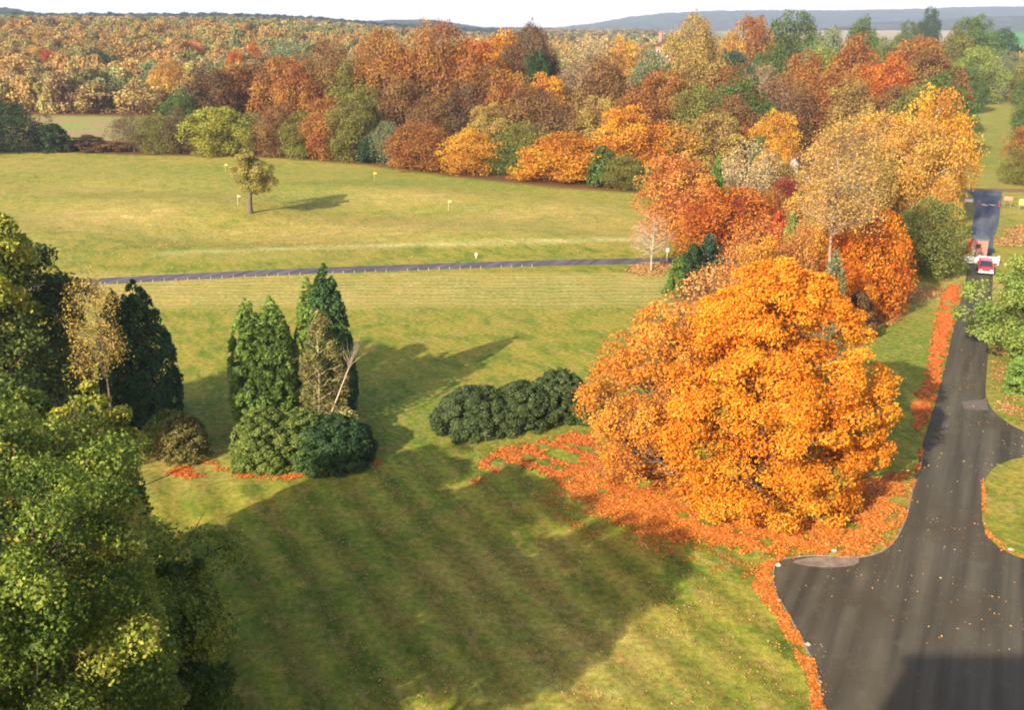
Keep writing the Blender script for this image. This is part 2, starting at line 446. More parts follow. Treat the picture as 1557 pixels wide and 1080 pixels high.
def groundmat():
    m, nt, n, l = newmat('park_grass'); b = NB(nt)
    g = b.node('ShaderNodeNewGeometry').outputs['Position']
    big = b.noise(.045, 4, .55, g); mid = b.math('ADD', b.math('MULTIPLY', b.noise(.32, 5, .6, g, .6), .5), b.math('MULTIPLY', b.noise(.55, 6, .66, b.along(g, (.456, -.89), .45, 1.5)[0]), .5)); fine = b.noise(2.6, 5, .7, g); vf = b.noise(14, 3, .7, g)
    green = (.158, .194, .017); olive = (.265, .238, .030); tan = (.42, .29, .075); dgreen = (.094, .143, .014)
    c = b.ramp(mid, [(.36, dgreen), (.45, green), (.54, olive), (.68, (.34, .255, .042))])
    k = b.math('ADD', b.math('MULTIPLY', b.attr('dry'), .85), b.math('MULTIPLY', b.math('SUBTRACT', big, .5), 1.3), clamp=True)
    drytex = b.ramp(b.noise(.5, 5, .65, b.mapv(g, scale=(.55, 1.3, 1))), [(.3, (.30, .28, .07)), (.5, tan), (.72, (.58, .46, .18))])
    c = b.mix(b.math('MULTIPLY', k, .85), c, drytex)
    lk = b.math('MULTIPLY', b.attr('lush'), .85, clamp=True)
    c = b.mix(lk, c, b.ramp(fine, [(.3, (.10, .165, .02)), (.7, (.19, .25, .035))]))
    # mowing stripes
    def stripes(ang, per, sharp=1.0):
        v, ac = b.along(g, (.456, -.89), 1, 2*PI/per)
        w = b.math('ADD', ac, b.math('MULTIPLY', mid, 1.8))
        return b.math('SINE', w)
    s1 = stripes(0, 2.35)
    s1b = b.math('MULTIPLY', s1, b.attr('stripe'))
    mod = b.math('ADD', .5, b.math('MULTIPLY', s1b, .22))
    c = b.mix(.9, c, b.ramp(mod, [(.25, .36), (.75, .64)]), 'OVERLAY')
    # straw-coloured wisps left by the mower, following the stripes
    wv = b.noise(1.0, 6, .72, b.along(g, (.456, -.89), .4, 1.7)[0])
    c = b.mix(b.math('MULTIPLY', b.math('SUBTRACT', wv, .51), 4.2, clamp=True), c, (.42, .27, .08))
    rd = b.noise(1.6, 6, .75, g, .8)
    c = b.mix(b.math('MULTIPLY', b.math('MULTIPLY', b.math('SUBTRACT', rd, .545), 7, clamp=True), b.math('MULTIPLY', b.math('SUBTRACT', big, .36), 4, clamp=True)), c, (.42, .17, .045))
    # sweeping raked lines beside the long drive
    ring = b.node('ShaderNodeTexWave', wave_type='RINGS'); ring.inputs['Scale'].default_value = .24; ring.inputs['Distortion'].default_value = 5; ring.inputs['Detail'].default_value = 3
    l.new(b.mapv(g, loc=(-5, -100, 0)), ring.inputs[0])
    rk = b.math('MULTIPLY', b.math('MULTIPLY', b.math('SUBTRACT', ring.outputs['Fac'], .62), 2.2, clamp=True), b.attr('rake'))
    c = b.mix(b.math('MULTIPLY', rk, .28), c, (.66, .56, .26))
    hz = b.math('MULTIPLY', b.attr('hay'), b.math('MULTIPLY', b.noise(.35, 3, .6, g), 1.8), clamp=True)
    c = b.mix(hz, c, (.72, .62, .30))
    c = b.mix(b.math('MULTIPLY', b.attr('meadow'), .8), c, b.ramp(b.noise(.06, 3, .5, g), [(.42, (.24, .28, .07)), (.56, (.34, .22, .12))]))
    c = b.mix(b.attr('wood'), c, b.ramp(fine, [(.3, (.05, .03, .012)), (.7, (.20, .08, .03))]))
    # blades and worn specks
    c = b.mix(.8, c, b.ramp(fine, [(.30, .22), (.70, .78)]), 'OVERLAY')
    c = b.mix(.5, c, b.ramp(vf, [(.3, .25), (.7, .75)]), 'OVERLAY')
    b.out(b.bsdf(c, .9, .12, b.math('ADD', fine, vf), .5, .09)); return m
M['grass'] = groundmat()
tag(link('ground', me, M['grass']), kind='structure')

# smaller lawns use the same grass with their own masks missing (attributes read as 0)
tag(sheet('road', road_poly, .012, M['asphalt']), kind='structure')
tag(sheet('drive', drive_poly, .016, M['asphalt_drive']), kind='structure')
tag(sheet('crossing_track', cross_poly, .016, simple('brown_track', (.20, .12, .07), .9, .1, .3, .8)), kind='structure')
# kerbed grass island by the junction
isl = smooth_closed(GP([(1560, 697), (1525, 706), (1503, 722), (1494, 748), (1493, 785), (1500, 812), (1522, 834), (1560, 851), (1640, 866), (1680, 780), (1640, 690)]), 5)
tag(sheet('grass_island', isl, .07, M['grass'], side=.08), kind='structure')
def kerb(name, path, w=.07, z=.05, closed=False):
    p = np.array(path); rb = ribbon(p, w)
    return sheet(name, rb, z, M['kerb'], side=z+.02)
M['kerb'] = simple('kerb_stone', (.26, .22, .17), .9, .1, .25, 6)
tag(kerb('kerb', np.array(RL[:62])), kind='structure')
# newer tarmac section where the branch road leaves, on top of the old one
tag(sheet('road_patch', smooth_closed(GP([(1462, 611), (1500, 608), (1503, 625), (1466, 622)]), 1), .02, simple('pale_tarmac', (.15, .12, .10), .9, .1, .2, 4)), kind='structure')
tag(sheet('road_patch', smooth_closed(GP([(1240, 848), (1300, 846), (1300, 860), (1250, 864), (1205, 856)]), 3), .02, simple('wet_tarmac', (.25, .18, .13), .9, .05, .3, 2)), kind='structure')
# blue-grey road beyond the gate
far_road = np.vstack([smooth_open(GP([(1477, 385), (1478, 345), (1482, 318), (1480, 300), (1468, 292)]), 4), smooth_open(GP([(1524, 292), (1521, 315), (1519, 335), (1516, 350), (1511, 362), (1510, 385)]), 4)])
tag(sheet('gate_road', far_road, .022, M['asphalt_blue']), kind='structure')
tag(sheet('gate_road', ribbon(smooth_open(GP([(1430, 289), (1455, 289.5), (1480, 292)]), 4), 2.0), .026, M['asphalt_blue']), kind='structure')

# ------------------------------------------------------------------ fallen leaves (stuff)
def scatter(name, poly_px, n, size, cols, mode='poly', dens=None, z=.03, clumpy=1.0, extra=None, nscale=.8, edge=.9):
    """leaves lying inside a pixel outline projected to the ground"""
    r = np.random.default_rng(len(poly_px)*31+n)
    poly = np.array(smooth_closed(GP(poly_px), 4)) if mode == 'poly' else poly_px
    lo = poly.min(0); hi = poly.max(0)
    P = []; got = 0; tries = 0
    ph = r.uniform(0, 6.28, 12)
    while got < n and tries < 60:
        tries += 1
        x = r.uniform(lo[0], hi[0], n*2); y = r.uniform(lo[1], hi[1], n*2)
        k = in_poly(x, y, poly)
        nz = sum(np.sin(x*nscale*a+y*nscale*b_+p) for a, b_, p in zip((1.1, -.7, 2.3, -1.9, 3.7, 2.9), (.6, 1.3, 1.7, -2.6, -2.2, 4.1), ph))/3.4
        k &= r.uniform(0, 1, len(x)) < np.clip(.5+nz*clumpy, 0, 1)
        e = np.clip(dist_line(x, y, np.vstack([poly, poly[:1]]))/edge, 0, 1)
        n2 = (np.sin(x*3.1+y*1.7+ph[1])+np.sin(-x*2.2+y*4.1+ph[2])+np.sin(x*6.3-y*5.2+ph[3]))/3
        k &= r.uniform(0, 1, len(x)) < np.clip(e*1.3-.15+n2*.6*(1-e), 0.02, 1)
        if extra is not None: k &= extra(x, y)
        P.append(np.stack([x[k], y[k]], 1)); got += k.sum()
    P = np.concatenate(P)[:n]; m_ = len(P)
    zz = H(P[:, 0], P[:, 1])+z+r.uniform(0, .03, m_)
    V, Fs, T = leaf_quads(np.column_stack([P, zz]), np.column_stack([r.normal(size=(m_, 2))*.3, np.ones(m_)]), size, r.uniform(0, 1, m_), .85, r=r)
    o = link(name, np_mesh(name, V, Fs, {'tint': T, 'hgt': T*0+1}), cols)
    return o
M['litter'] = leafmat('fallen_orange_leaves', [(0, (.36, .095, .015)), (.45, (.62, .175, .022)), (.8, (.74, .26, .04)), (1, (.64, .38, .10))], trans=.1)
M['litter_red'] = leafmat('fallen_red_leaves', [(0, (.40, .09, .02)), (.5, (.64, .165, .028)), (1, (.74, .27, .06))], trans=.1)
M['litter_dry'] = leafmat('dry_fallen_leaves', [(0, (.30, .13, .04)), (.5, (.50, .24, .07)), (1, (.62, .42, .18))], trans=.1)
tag(scatter('fallen_leaves', [(852, 742), (905, 690), (1000, 700), (1200, 720), (1340, 720), (1388, 715), (1386, 770), (1374, 800), (1348, 836), (1310, 850), (1240, 848), (1185, 855), (1120, 842), (1050, 832), (985, 822), (930, 795)], 95000, .115, M['litter'], clumpy=.5, nscale=.9, edge=1.7),
    'thick carpet of orange leaves under the big orange trees', 'fallen leaves', kind='stuff')
tag(scatter('fallen_leaves', [(800, 760), (870, 700), (960, 790), (1100, 830), (1190, 850), (1160, 900), (1120, 890), (1040, 862), (930, 840), (850, 800)], 2200, .085, M['litter'], clumpy=.9, nscale=1.1, edge=2.0),
    'thinning scatter of orange leaves on the lawn below the carpet', 'fallen leaves', kind='stuff')
tag(scatter('fallen_leaves', [(1186, 846), (1150, 862), (1144, 895), (1168, 930), (1200, 985), (1226, 1035), (1236, 1100), (1256, 1100), (1246, 1030), (1228, 985), (1200, 938), (1180, 900), (1178, 866), (1192, 854)], 15000, .10, M['litter'], clumpy=.6, nscale=1.5, edge=.35),
    'curved drift of orange leaves along the lawn kerb in the foreground', 'fallen leaves', kind='stuff')
tag(scatter('fallen_leaves', [(1440, 436), (1424, 470), (1414, 520), (1404, 575), (1384, 612), (1388, 655), (1402, 660), (1420, 620), (1436, 562), (1450, 502), (1461, 455), (1466, 432)], 34000, .13, M['litter_red'], clumpy=.55, nscale=.7, edge=.8),
    'red-orange leaf drift along the far verge of the road', 'fallen leaves', kind='stuff')
tag(scatter('fallen_leaves', [(1402, 668), (1390, 720), (1378, 765), (1350, 835), (1372, 805), (1388, 750), (1405, 690)], 5000, .11, M['litter'], clumpy=.3),
    'thin orange leaf drift where the verge meets the road', 'fallen leaves', kind='stuff')
tag(scatter('fallen_leaves', [(1290, 455), (1330, 440), (1440, 436), (1430, 450), (1400, 462), (1370, 490), (1330, 500), (1300, 490)], 14000, .16, M['litter_dry'], clumpy=.5, nscale=.5),
    'orange-brown leaves spread on the grass beside the deep orange tree', 'fallen leaves', kind='stuff')
tag(scatter('fallen_leaves', [(725, 700), (760, 680), (880, 655), (920, 660), (900, 745), (850, 740), (800, 715), (760, 722), (715, 745)], 7000, .12, M['litter_red'], clumpy=2.2, nscale=1.2),
    'scattered red leaf patches in front of the dark bush row', 'fallen leaves', kind='stuff')
tag(scatter('fallen_leaves', [(952, 405), (990, 398), (1030, 404), (1025, 418), (985, 422), (955, 416)], 3500, .16, M['litter_dry'], clumpy=.3),
    'ring of tan leaves under the bare sapling by the drive', 'fallen leaves', kind='stuff')
tag(scatter('fallen_leaves', [(255, 712), (300, 705), (330, 700), (350, 715), (420, 722), (540, 712), (575, 700), (570, 712), (430, 732), (340, 728), (258, 730)], 3000, .10, M['litter_red'], clumpy=.8),
    'red leaves edging the round shrubs below the conifers', 'fallen leaves', kind='stuff')
tag(scatter('fallen_leaves', [(1478, 372), (1450, 340), (1440, 372), (1410, 395), (1380, 400), (1440, 392)], 3000, .2, M['litter_dry'], clumpy=.5),
    'orange leaves on the bank left of the gate', 'fallen leaves', kind='stuff')
tag(scatter('fallen_leaves', [(1508, 372), (1530, 345), (1600, 345), (1600, 376), (1560, 376)], 4000, .22, M['litter_dry'], clumpy=.7, nscale=.4),
    'orange leaves on the grass right of the gate', 'fallen leaves', kind='stuff')
tag(scatter('fallen_leaves', [(1508, 520), (1503, 590), (1512, 622), (1560, 652), (1620, 660), (1600, 600), (1560, 560)], 5000, .11, M['litter_dry'], clumpy=1.0),
    'brown leaves on the verge below the right-hand tree', 'fallen leaves', kind='stuff')
tag(scatter('fallen_leaves', [(1492, 730), (1497, 815), (1522, 838), (1560, 853), (1560, 846), (1526, 828), (1503, 806), (1499, 745)], 700, .10, M['litter'], clumpy=.9, z=.09, edge=.15),
    'line of orange leaves along the edge of the grass island', 'fallen leaves', kind='stuff')
lawn_px = [(340, 1110), (300, 820), (600, 690), (900, 660), (960, 800), (1150, 850), (1230, 1110)]
tag(scatter('fallen_leaves', lawn_px, 8000, .07, M['litter_dry'], clumpy=1.8, nscale=.7), 'loose leaves strewn over the mown lawn in the foreground', 'fallen leaves', kind='stuff')
tag(scatter('fallen_leaves', np.vstack([RL[30:62], RR[22:]]), 700, .085, M['litter_dry'], mode='g', clumpy=1.6, edge=.1, z=.03),
    'stray brown leaves blown over the asphalt', 'fallen leaves', kind='stuff')
tag(scatter('fallen_leaves', [(60, 330), (250, 300), (600, 300), (960, 330), (1000, 380), (600, 395), (200, 405)], 3000, .16, M['litter_dry'], clumpy=1.4, nscale=.12),
    'dry leaves and straw dotted over the far field', 'fallen leaves', kind='stuff')

# ------------------------------------------------------------------ tree prototypes (unit size: height 1, radius .5)
PT = {}
def proto(kind, k, **kw):
    L = []
    for q in range(k):
        L.append(tree_meshes(kind, .5, seed=hash_kind(kind)+q*17, **kw))
    PT[kind] = L
def hash_kind(s): return sum(ord(c)*(i+3) for i, c in enumerate(s)) % 1000
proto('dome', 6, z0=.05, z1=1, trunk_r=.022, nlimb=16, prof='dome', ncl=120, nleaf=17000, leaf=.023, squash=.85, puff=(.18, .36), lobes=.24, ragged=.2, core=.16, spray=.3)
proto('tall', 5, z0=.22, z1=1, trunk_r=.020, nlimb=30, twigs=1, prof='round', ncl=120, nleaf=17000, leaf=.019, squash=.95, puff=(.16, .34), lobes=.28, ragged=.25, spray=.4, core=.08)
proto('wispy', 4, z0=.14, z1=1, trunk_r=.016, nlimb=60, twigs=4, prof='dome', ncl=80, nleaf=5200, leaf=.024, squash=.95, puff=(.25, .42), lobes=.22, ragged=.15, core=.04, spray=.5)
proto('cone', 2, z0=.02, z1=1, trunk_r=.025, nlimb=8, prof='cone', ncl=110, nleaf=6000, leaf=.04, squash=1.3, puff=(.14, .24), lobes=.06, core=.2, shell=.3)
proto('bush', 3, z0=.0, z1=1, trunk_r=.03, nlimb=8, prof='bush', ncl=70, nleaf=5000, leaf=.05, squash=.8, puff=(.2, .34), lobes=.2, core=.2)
PT['far'] = []
for q in range(7):
    V, Fs, T, gy, C, pr = crown(.5, .05, 1, prof='dome', ncl=34, nleaf=2600, leaf=.06, squash=.8, puff=(.3, .5), lobes=.2, core=.15, seed=900+q)
    tb = Tubes(); tb.add([(0, 0, -.08), (0, 0, .3), (.01, 0, .6)], [.03, .025, .01], 4)
    V2 = np.concatenate(tb.V); F2 = np.concatenate(tb.F)
    me = np_mesh('far_tree', np.vstack([V, V2]), np.vstack([Fs, F2+len(V)]), {'tint': np.concatenate([T, np.zeros(len(V2))])})
    me.materials.append(M['leaf']); PT['far'].append((me, (V, Fs, T)))
for k in PT:
    if k == 'far': continue
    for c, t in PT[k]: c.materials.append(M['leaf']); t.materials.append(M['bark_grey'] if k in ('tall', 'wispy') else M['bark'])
NAMES = {'dome': 'broadleaf_tree', 'tall': 'tall_tree', 'wispy': 'thinning_tree', 'cone': 'conifer', 'bush': 'shrub'}
CATS = {'dome': 'tree', 'tall': 'tree', 'wispy': 'tree', 'cone': 'conifer', 'bush': 'bush'}
seq = [0]
def put(kind, x, y, w, h, col, label, group=None, name=None, rz=None, z=None, bark=None):
    seq[0] += 1
    r = random.Random(seq[0]*7+3)
    c, t = PT[kind][seq[0] % len(PT[kind])]
    z = Hf(x, y)-.05 if z is None else z
    root = empty(name or NAMES[kind], (x, y, z), r.uniform(0, 6.28) if rz is None else rz, (w, w, h))
    tag(root, label, CATS[kind], group)
    co = link('crown', c, parent=root); co.color = (*col, 1)
    tr = link('trunk', t, parent=root)
    if bark:
        tr.material_slots[0].link = 'OBJECT'; tr.material_slots[0].material = bark
    return root

CLR = {
 'rust': (.33, .135, .030), 'brown': (.225, .115, .036), 'dbrown': (.135, .075, .032), 'orange': (.56, .23, .022), 'amber': (.58, .285, .032), 'gold': (.52, .28, .055),
 'ochre': (.36, .235, .06), 'olive': (.20, .18, .036), 'green': (.10, .145, .032), 'dkgreen': (.042, .075, .024), 'red': (.46, .075, .025), 'redor': (.47, .135, .020),
 'straw': (.50, .35, .15), 'salmon': (.52, .20, .045), 'ygreen': (.32, .30, .038), 'bgreen': (.12, .20, .032), 'mauve': (.27, .15, .075), 'ogreen': (.17, .185, .042),
 'lime': (.25, .28, .055), 'bluegreen': (.045, .10, .055), 'sage': (.20, .22, .10), 'white': (.62, .52, .45), 'maroon': (.25, .055, .028), 'deep': (.58, .175, .012)}

# column px, distance, top row, width px, kind, colour, label
W = [
 # hedge line on the left, beyond the far field
 (8, 206, 156, 86, 'dome', 'dkgreen', 'dark green tree at the far left end of the hedge line beyond the field'),
 (84, 207, 185, 52, 'bush', 'dkgreen', 'small dark green bush left of the pale meadow gap'),
 (60, 209, 190, 34, 'wispy', 'dbrown', 'thin brown sapling between the two dark green bushes on the left'),
 (135, 209, 205, 66, 'bush', 'dbrown', 'low brown bush in front of the pale meadow'),
 (172, 208, 214, 56, 'bush', 'brown', 'low russet hedge clump at the right end of the meadow gap'),
 (205, 207, 174, 56, 'wispy', 'dbrown', 'bare purple-brown hedgerow tree just right of the meadow gap'),
 (246, 205, 174, 56, 'dome', 'olive', 'olive hedgerow tree between the bare purple-brown tree and the yellow-green one'),
 (280, 204, 168, 52, 'wispy', 'dbrown', 'dull brown tree immediately left of the bright yellow-green tree'),
 (335, 202, 163, 84, 'dome', 'ygreen', 'bright yellow-green rounded tree in the hedge line'),
 (386, 203, 172, 52, 'wispy', 'ogreen', 'dull grey-green tree right of the bright yellow-green tree'),
 (325, 228, 106, 74, 'dome', 'dbrown', 'dark maroon-brown domed tree above the yellow-green tree'),
 (283, 224, 138, 62, 'dome', 'green', 'dark green tree behind the left hedge, beside the maroon-brown dome'),
 (358, 232, 100, 60, 'dome', 'rust', 'rust tree just right of the maroon-brown dome'),
 (398, 240, 86, 92, 'dome', 'brown', 'broad brown domed tree at the left shoulder of the middle wood'),
 (442, 228, 88, 84, 'dome', 'rust', 'rust-orange domed tree right of the broad brown dome'),
 # front of the wood
 (428, 200, 160, 60, 'dome', 'brown', 'brown tree at the wood edge behind the lone field tree'),
 (462, 199, 172, 62, 'dome', 'olive', 'low olive tree with orange tips on the wood edge'),
 (500, 197, 150, 66, 'dome', 'rust', 'rust-orange tree on the wood edge above the yellow field marker'),
 (540, 194, 145, 60, 'dome', 'olive', 'olive-brown tree on the wood edge left of the small dark green tree'),
 (562, 190, 203, 40, 'bush', 'dkgreen', 'small dark green holly on the wood edge'),
 (590, 188, 188, 44, 'wispy', 'sage', 'grey-green thin tree between the holly and the red-rust tree'),
 (637, 183, 188, 94, 'dome', 'rust', 'low red-rust tree on the wood edge left of the amber tree'),
 (715, 177, 198, 88, 'dome', 'amber', 'amber-orange rounded tree on the wood edge with a dark gap to its right'),
 (768, 174, 205, 42, 'dome', 'green', 'dark green narrow tree between the two orange trees of the wood edge'),
 (800, 173, 186, 62, 'dome', 'olive', 'olive-gold tree behind the brightest orange tree'),
 (862, 167, 203, 104, 'dome', 'orange', 'brightest orange tree on the wood edge, spreading to the ground'),
 (812, 170, 238, 62, 'bush', 'orange', 'low orange side bush left of the brightest orange tree'),
 (915, 162, 222, 52, 'bush', 'green', 'rounded green bush right of the brightest orange tree'),
 (948, 160, 236, 62, 'dome', 'olive', 'low dark olive tree near the right end of the field edge'),
 (985, 157, 250, 50, 'bush', 'green', 'green undergrowth at the right end of the field edge'),
 (958, 168, 164, 94, 'dome', 'orange', 'orange tree with ragged top above the low olive tree'),
 (1015, 171, 186, 84, 'dome', 'gold', 'yellow-olive tree right of the ragged orange tree'),
 (1085, 174, 172, 84, 'dome', 'ochre', 'yellow-gold upright tree at the back of the salmon-red tree'),
 (1052, 176, 210, 60, 'dome', 'ygreen', 'yellow-green tree with drooping top behind the salmon-red tree'),
 (1125, 180, 196, 52, 'dome', 'redor', 'small vermilion tree behind the straw-coloured one'),
 (1150, 172, 208, 44, 'dome', 'green', 'dark green tree behind the straw-coloured one'),
 (1170, 176, 170, 60, 'dome', 'amber', 'amber tree deep behind the white bush'),
 # second and third rows
 (468, 213, 98, 74, 'dome', 'rust', 'rust tree in the second row at the left of the middle wood'),
 (505, 216, 66, 70, 'tall', 'brown', 'tall brown tree at the left end of the skyline group'),
 (540, 210, 96, 70, 'dome', 'olive', 'olive-brown tree in the second row left of the two tall rust trees'),
 (588, 212, 54, 86, 'tall', 'rust', 'tall rust tree with straight pale trunk, left of the tallest beech'),
 (562, 204, 135, 60, 'dome', 'olive', 'dark olive tree in the second row above the holly'),
 (612, 203, 120, 66, 'dome', 'brown', 'brown tree low in the second row under the two tall beeches'),
 (668, 211, 38, 100, 'tall', 'rust', 'tallest beech of the middle wood, rust crown on a pale trunk'),
 (720, 214, 62, 76, 'dome', 'redor', 'orange-red tree touching the right side of the tallest beech'),
 (655, 196, 150, 64, 'dome', 'brown', 'brown tree with mauve twigs below the tallest beech'),
 (705, 197, 128, 74, 'dome', 'dbrown', 'dark brown spreading tree below the orange-red tree'),
 (748, 205, 105, 70, 'dome', 'brown', 'brown tree in shade left of the ivy-clad tree'),
 (768, 228, 50, 66, 'dome', 'orange', 'rust-orange tree on the skyline left of the dark brown dome'),
 (806, 226, 44, 72, 'tall', 'dbrown', 'dark brown dome on pale stems standing on the skyline'),
 (815, 218, 78, 46, 'dome', 'dkgreen', 'ivy-clad dark green tree under the brown dome'),
 (842, 232, 84, 38, 'cone', 'dkgreen', 'dark green conifer just right of the ivy-clad tree'),
 (772, 197, 112, 76, 'dome', 'rust', 'orange-rust tree under the brown dome'),
 (805, 192, 134, 82, 'dome', 'brown', 'light brown tree in the middle rank above the olive-gold tree'),
 (750, 188, 160, 66, 'dome', 'ochre', 'ochre tree behind the dark gap of the wood edge'),
 (845, 188, 150, 72, 'wispy', 'brown', 'thin-leaved brown tree behind the brightest orange tree'),
 (880, 212, 98, 76, 'wispy', 'mauve', 'bare mauve-brown tree left of the round brown tree'),
 (915, 206, 88, 86, 'dome', 'brown', 'round brown tree in the middle rank below the yellow tree'),
 (908, 186, 150, 70, 'dome', 'ochre', 'ochre-brown tree just behind the brightest orange tree on its right'),
 (900, 245, 62, 76, 'wispy', 'straw', 'pale bare-twigged tree on the skyline left of the yellow tree'),
 (938, 238, 60, 54, 'dome', 'gold', 'yellow tree standing out below the skyline left of the brick house'),
 (982, 226, 82, 74, 'dome', 'sage', 'grey-green tree below the brick house'),
 (1005, 205, 108, 84, 'dome', 'rust', 'orange-brown tree in the middle rank below the grey-green one'),
 (968, 192, 140, 74, 'dome', 'rust', 'rust tree behind the ragged orange tree'),
 (1046, 236, 30, 74, 'tall', 'ochre', 'tall olive-gold tree on the skyline right of the brick house'),
 (1048, 218, 88, 82, 'dome', 'ochre', 'ochre-brown tree under the tall olive-gold skyline tree'),
 (1060, 196, 136, 74, 'dome', 'olive', 'olive tree in the middle rank above the yellow-gold tree'),
 (1100, 214, 106, 84, 'dome', 'rust', 'orange-brown tree in the middle rank left of the mauve tree'),
 (1150, 216, 108, 76, 'wispy', 'mauve', 'mauve bare tree in the middle rank of the right wood'),
 (1110, 190, 146, 70, 'dome', 'brown', 'brown tree behind the small vermilion tree'),
 (1185, 212, 118, 74, 'wispy', 'brown', 'greyish bare-topped tree left of the red-orange tree'),
 (1215, 240, 82, 74, 'dome', 'rust', 'rust tree in the upper rank of the right wood'),
 (1250, 218, 112, 84, 'dome', 'rust', 'rust-orange tree in the middle rank behind the pale birch'),
 (1295, 252, 56, 76, 'dome', 'rust', 'red-brown domed tree in the upper rank of the right wood'),
 (1318, 236, 98, 66, 'dome', 'redor', 'vivid red-orange tree above the gold trees'),
 (1285, 212, 126, 66, 'dome', 'ochre', 'ochre tree behind the left gold tree'),
 (1345, 224, 90, 68, 'dome', 'redor', 'red-orange tree at the right of the vivid red-orange one'),
 (1378, 244, 62, 86, 'dome', 'rust', 'rust dome with mauve top left of the avenue'),
 (1406, 232, 74, 80, 'dome', 'brown', 'brown tree over the tallest gold tree'),
 (1434, 232, 98, 44, 'dome', 'olive', 'dark olive tree left of the grass avenue'),
 (1480, 335, 72, 60, 'dome', 'lime', 'yellow-topped green tree beside the top of the avenue'),
 (1466, 300, 98, 44, 'dome', 'green', 'green tree hanging over the left side of the avenue'),
 (1455, 250, 128, 34, 'dome', 'rust', 'small rust tree on the left side of the grass avenue'),
 (1436, 190, 152, 40, 'dome', 'green', 'dark tree at the foot of the avenue left side, behind the gold trees'),
 # arboretum right of the field
 (1032, 120, 236, 94, 'dome', 'salmon', 'salmon-red rounded tree at the right end of the field'),
 (1084, 120, 236, 42, 'cone', 'bgreen', 'bright green pointed conifer beside the salmon-red tree'),
 (1132, 126, 222, 78, 'wispy', 'straw', 'straw-coloured bare-twigged tree right of the bright green conifer'),
 (1165, 128, 236, 60, 'dome', 'ochre', 'ochre tree right of the straw-coloured twiggy tree'),
 (1105, 111, 288, 118, 'dome', 'redor', 'wide low brick-red maple in front of the bright green conifer'),
 (1168, 114, 290, 60, 'dome', 'rust', 'rust maple joining the wide brick-red maple on its right'),
 (1188, 121, 270, 46, 'dome', 'maroon', 'deep crimson tree left of the small green spire'),
 (1178, 106, 318, 34, 'bush', 'red', 'crimson shrub below the deep crimson tree'),
 (1211, 113, 282, 26, 'cone', 'bluegreen', 'small dark green spire-shaped conifer'),
 (1198, 104, 318, 34, 'cone', 'lime', 'pale yellow-green conical shrub in front of the dark spire'),
 (1200, 140, 238, 24, 'bush', 'white', 'whitish feathery bush half hidden left of the pale birch'),
 (1193, 128, 252, 44, 'dome', 'ochre', 'brownish ochre tree below the whitish bush'),
 (1236, 112, 276, 70, 'dome', 'gold', 'gold-brown tree behind the bare trunk of the pale birch'),
 (1225, 100, 322, 50, 'dome', 'ochre', 'low ochre tree left of the bare birch trunk'),
 (1172, 146, 212, 44, 'dome', 'amber', 'amber tree next to the whitish bush'),
 (1075, 94, 358, 46, 'bush', 'bluegreen', 'dark green laurel at the end of the drive'),
 (1050, 93, 366, 40, 'bush', 'dkgreen', 'darker laurel clump left of the main laurel'),
 (1028, 93, 391, 36, 'bush', 'bgreen', 'low bright green bush by the white-topped post'),
 (1338, 128, 176, 104, 'tall', 'gold', 'gold tree between the pale birch and the tallest gold tree'),
 (1402, 128, 140, 92, 'tall', 'amber', 'tallest gold-amber tree left of the avenue foot'),
 (1378, 122, 190, 88, 'tall', 'gold', 'gold tree in front of the tallest gold-amber tree'),
 (1298, 120, 216, 76, 'tall', 'ochre', 'ochre-gold tree just right of the pale birch'),
 (1424, 134, 212, 46, 'dome', 'gold', 'gold side tree at the edge of the avenue'),
 (1426, 112, 270, 50, 'dome', 'gold', 'low gold tree above the big olive-green tree'),
 (1400, 101, 305, 90, 'dome', 'ogreen', 'big olive-green rounded tree beside the gate'),
 (1428, 102, 350, 44, 'dome', 'ogreen', 'olive-green side tree nearest the gate'),
 (1339, 106, 316, 38, 'cone', 'bluegreen', 'blue-green conifer left of the big olive-green tree'),
 (1252, 92, 330, 78, 'dome', 'orange', 'orange tree behind the grey-green wispy conifer'),
 (1312, 86, 322, 96, 'dome', 'deep', 'deep orange maple at the lawn edge behind the big orange trees'),
 (1290, 84, 398, 60, 'dome', 'deep', 'lower deep orange maple joined to its taller neighbour'),
 (1150, 86, 342, 92, 'wispy', 'salmon', 'salmon twiggy tree behind the top of the big orange trees'),
 (1205, 84, 352, 70, 'wispy', 'salmon', 'salmon-brown bare tree right of the salmon twiggy one'),
 (1110, 76, 385, 84, 'wispy', 'salmon', 'thin pinkish-brown tree rising left behind the big orange trees'),
 (1150, 80, 362, 70, 'dome', 'amber', 'amber tree peeping over the top of the big orange tree'),
 (1300, 80, 440, 60, 'bush', 'dbrown', 'brown twiggy bush at the foot of the deep orange maple'),
 # avenue right side and far right
 (1556, 163, 224, 52, 'dome', 'olive', 'olive and orange tree at the right foot of the avenue'),
 (1566, 176, 190, 56, 'dome', 'rust', 'rust tree on the right side of the avenue'),
 (1562, 205, 158, 50, 'dome', 'green', 'green tree on the right side of the avenue'),
 (1572, 240, 128, 46, 'dome', 'ogreen', 'grey-green tree on the right side of the avenue'),
 (1566, 285, 102, 40, 'dome', 'green', 'green tree near the top right of the avenue'),
 (1562, 330, 84, 44, 'dome', 'olive', 'olive tree closing the top of the avenue on the right'),
 (1522, 372, 78, 40, 'dome', 'sage', 'hazy green tree closing the end of the avenue'),
 (1500, 385, 72, 40, 'dome', 'green', 'green tree closing the top of the avenue on the left'),
 # upper right wood
 (1105, 300, 52, 44, 'dome', 'gold', 'golden-green tree on the skyline between the two skyline hills of trees'),
 (1135, 330, 26, 64, 'dome', 'rust', 'red-brown skyline dome left of the large green skyline tree'),
 (1200, 335, 22, 84, 'dome', 'green', 'large green domed tree on the right skyline'),
